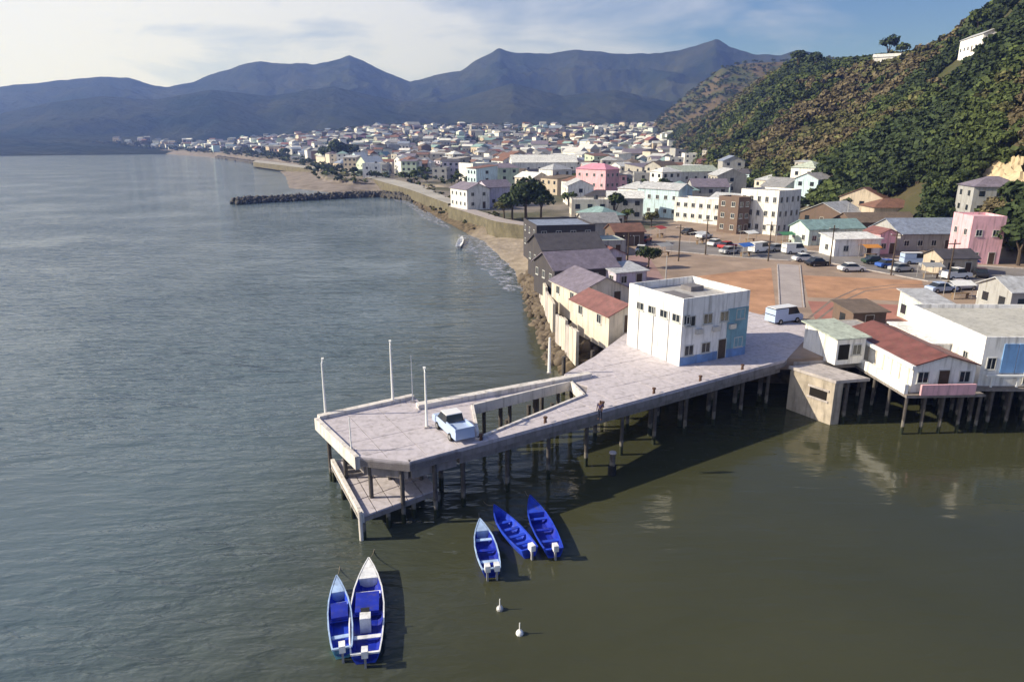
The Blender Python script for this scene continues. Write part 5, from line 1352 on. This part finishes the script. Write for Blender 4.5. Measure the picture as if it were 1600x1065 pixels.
# buoys and mooring posts
def buoy(u, v, col, label):
    p = P(u, v, 0); o = empty('mooring_buoy', (p.x, p.y, 0), 0, label, 'buoy')
    bm = bmesh.new(); bmesh.ops.create_uvsphere(bm, u_segments=14, v_segments=8, radius=0.22); me = bpy.data.meshes.new('float'); bm.to_mesh(me); bm.free(); me.materials.append(col)
    link('float', me, o, (0, 0, 0.06)); MB().tube((0, 0, 0.2), (0, 0, 0.75), 0.04, 0.03, 8).build('spindle', WHITE, o)
buoy(812, 990, WHITE, 'small white mooring buoy right of the paired blue boats')
buoy(781, 952, METALP, 'dull grey mooring buoy behind the stern of the leftmost pier boat')
p = P(956, 742, 0); o = empty('mooring_post', (p.x, p.y, 0), 0, 'dark mooring post with black fender in the water under the pier edge', 'mooring post')
MB().tube((0, 0, -3), (0, 0, 2.0), 0.26, 0.24, 10).build('post', CONC_D, o); MB().tube((0, 0, 0.1), (0, 0, 0.9), 0.36, 0.36, 10).build('fender', TYRE, o); MB().tube((0, 0, 2.0), (0, 0, 2.12), 0.32, 0.28, 10).build('cap', CONC, o)

# ------------------------------------------------------------------ people
def skin_mesh(name, joints, edges, m, parent, sub=2):
    me = bpy.data.meshes.new(name); me.from_pydata([j[:3] for j in joints], edges, [])
    o = link(name, me, parent); md = o.modifiers.new('skin', 'SKIN')
    for i, j in enumerate(joints): me.skin_vertices[0].data[i].radius = (j[3], j[4] if len(j) > 4 else j[3])
    me.skin_vertices[0].data[0].use_root = True
    ss = o.modifiers.new('sub', 'SUBSURF'); ss.levels = sub; ss.render_levels = sub
    dg = bpy.context.evaluated_depsgraph_get(); ev = bpy.data.meshes.new_from_object(o.evaluated_get(dg)); ev.materials.clear(); ev.materials.append(m)
    for p_ in ev.polygons: p_.use_smooth = True
    o.modifiers.clear(); o.data = ev; return o
SKINM = mat('skin', (0.13, 0.07, 0.045), 0.6, 0.05, 8)
def person(u, v, z, rz, shirt, trousers, label, group=None):
    x, y, _ = at(u, v, z); o = empty('person', (x, y, z), rz, label, 'person', group)
    J = [(0, 0, .95, .13, .10), (0, 0, 1.15, .12, .09), (0, 0, 1.36, .15, .09), (0, 0, 1.47, .055), (0, .01, 1.56, .075, .085), (0, .01, 1.66, .075, .09),
         (-.18, 0, 1.39, .055), (-.24, .02, 1.12, .042), (-.22, .10, .88, .032), (-.215, .13, .79, .04, .02), (.18, 0, 1.39, .055), (.25, -.02, 1.12, .042), (.27, .05, .88, .032), (.275, .07, .79, .04, .02),
         (-.09, 0, .88, .085), (-.11, .03, .5, .06), (-.12, -.02, .1, .045), (-.12, .12, .04, .04, .035), (.09, 0, .88, .085), (.11, -.01, .5, .06), (.13, -.06, .1, .045), (.13, .08, .04, .04, .035)]
    E = [(0, 1), (1, 2), (2, 3), (3, 4), (4, 5), (2, 6), (6, 7), (7, 8), (8, 9), (2, 10), (10, 11), (11, 12), (12, 13), (0, 14), (14, 15), (15, 16), (16, 17), (0, 18), (18, 19), (19, 20), (20, 21)]
    skin_mesh('body', J, E, SKINM, o)
    skin_mesh('shirt', [(0, 0, .92, .15, .12), (0, 0, 1.15, .135, .105), (0, 0, 1.36, .165, .105), (-.19, 0, 1.385, .07), (-.235, .015, 1.17, .058), (.19, 0, 1.385, .07), (.245, -.015, 1.17, .058)], [(0, 1), (1, 2), (2, 3), (3, 4), (2, 5), (5, 6)], shirt, o)
    skin_mesh('trousers', [(0, 0, .93, .145, .115), (-.09, 0, .86, .10), (-.11, .03, .5, .075), (-.12, -.015, .14, .06), (.09, 0, .86, .10), (.11, -.01, .5, .075), (.13, -.055, .14, .06)], [(0, 1), (1, 2), (2, 3), (0, 4), (4, 5), (5, 6)], trousers, o)
    skin_mesh('hair', [(0, -.015, 1.62, .07, .08), (0, -.01, 1.69, .075, .085)], [(0, 1)], mat('black_hair', (0.01, 0.009, 0.008), 0.7), o, 1)
    return o
DP = mat('dark_purple_cloth', (0.045, 0.035, 0.09), 0.9, 0.1, 5); DN = mat('navy_cloth', (0.02, 0.025, 0.05), 0.9, 0.1, 5)
person(937, 656, DZ, R(150), DP, DN, 'person in dark purple top standing at the near edge of the pier')

# ------------------------------------------------------------------ tell look-alikes apart
tops = [o for o in bpy.data.objects if o.parent is None and 'label' in o.keys()]
by = {}
for o in tops: by.setdefault(o['label'], []).append(o)
for lab, os_ in by.items():
    if len(os_) < 2: continue
    os_.sort(key=lambda o: o.location.x / o.location.y)
    n_ = len(os_)
    if n_ > 9: continue
    od = ['second', 'third', 'fourth', 'fifth', 'sixth', 'seventh', 'eighth']
    nm = ['leftmost'] + [q + ' from left' for q in od[:n_ - 2]] + ['rightmost']
    for o, s_ in zip(os_, nm): o['label'] = lab + ', ' + s_
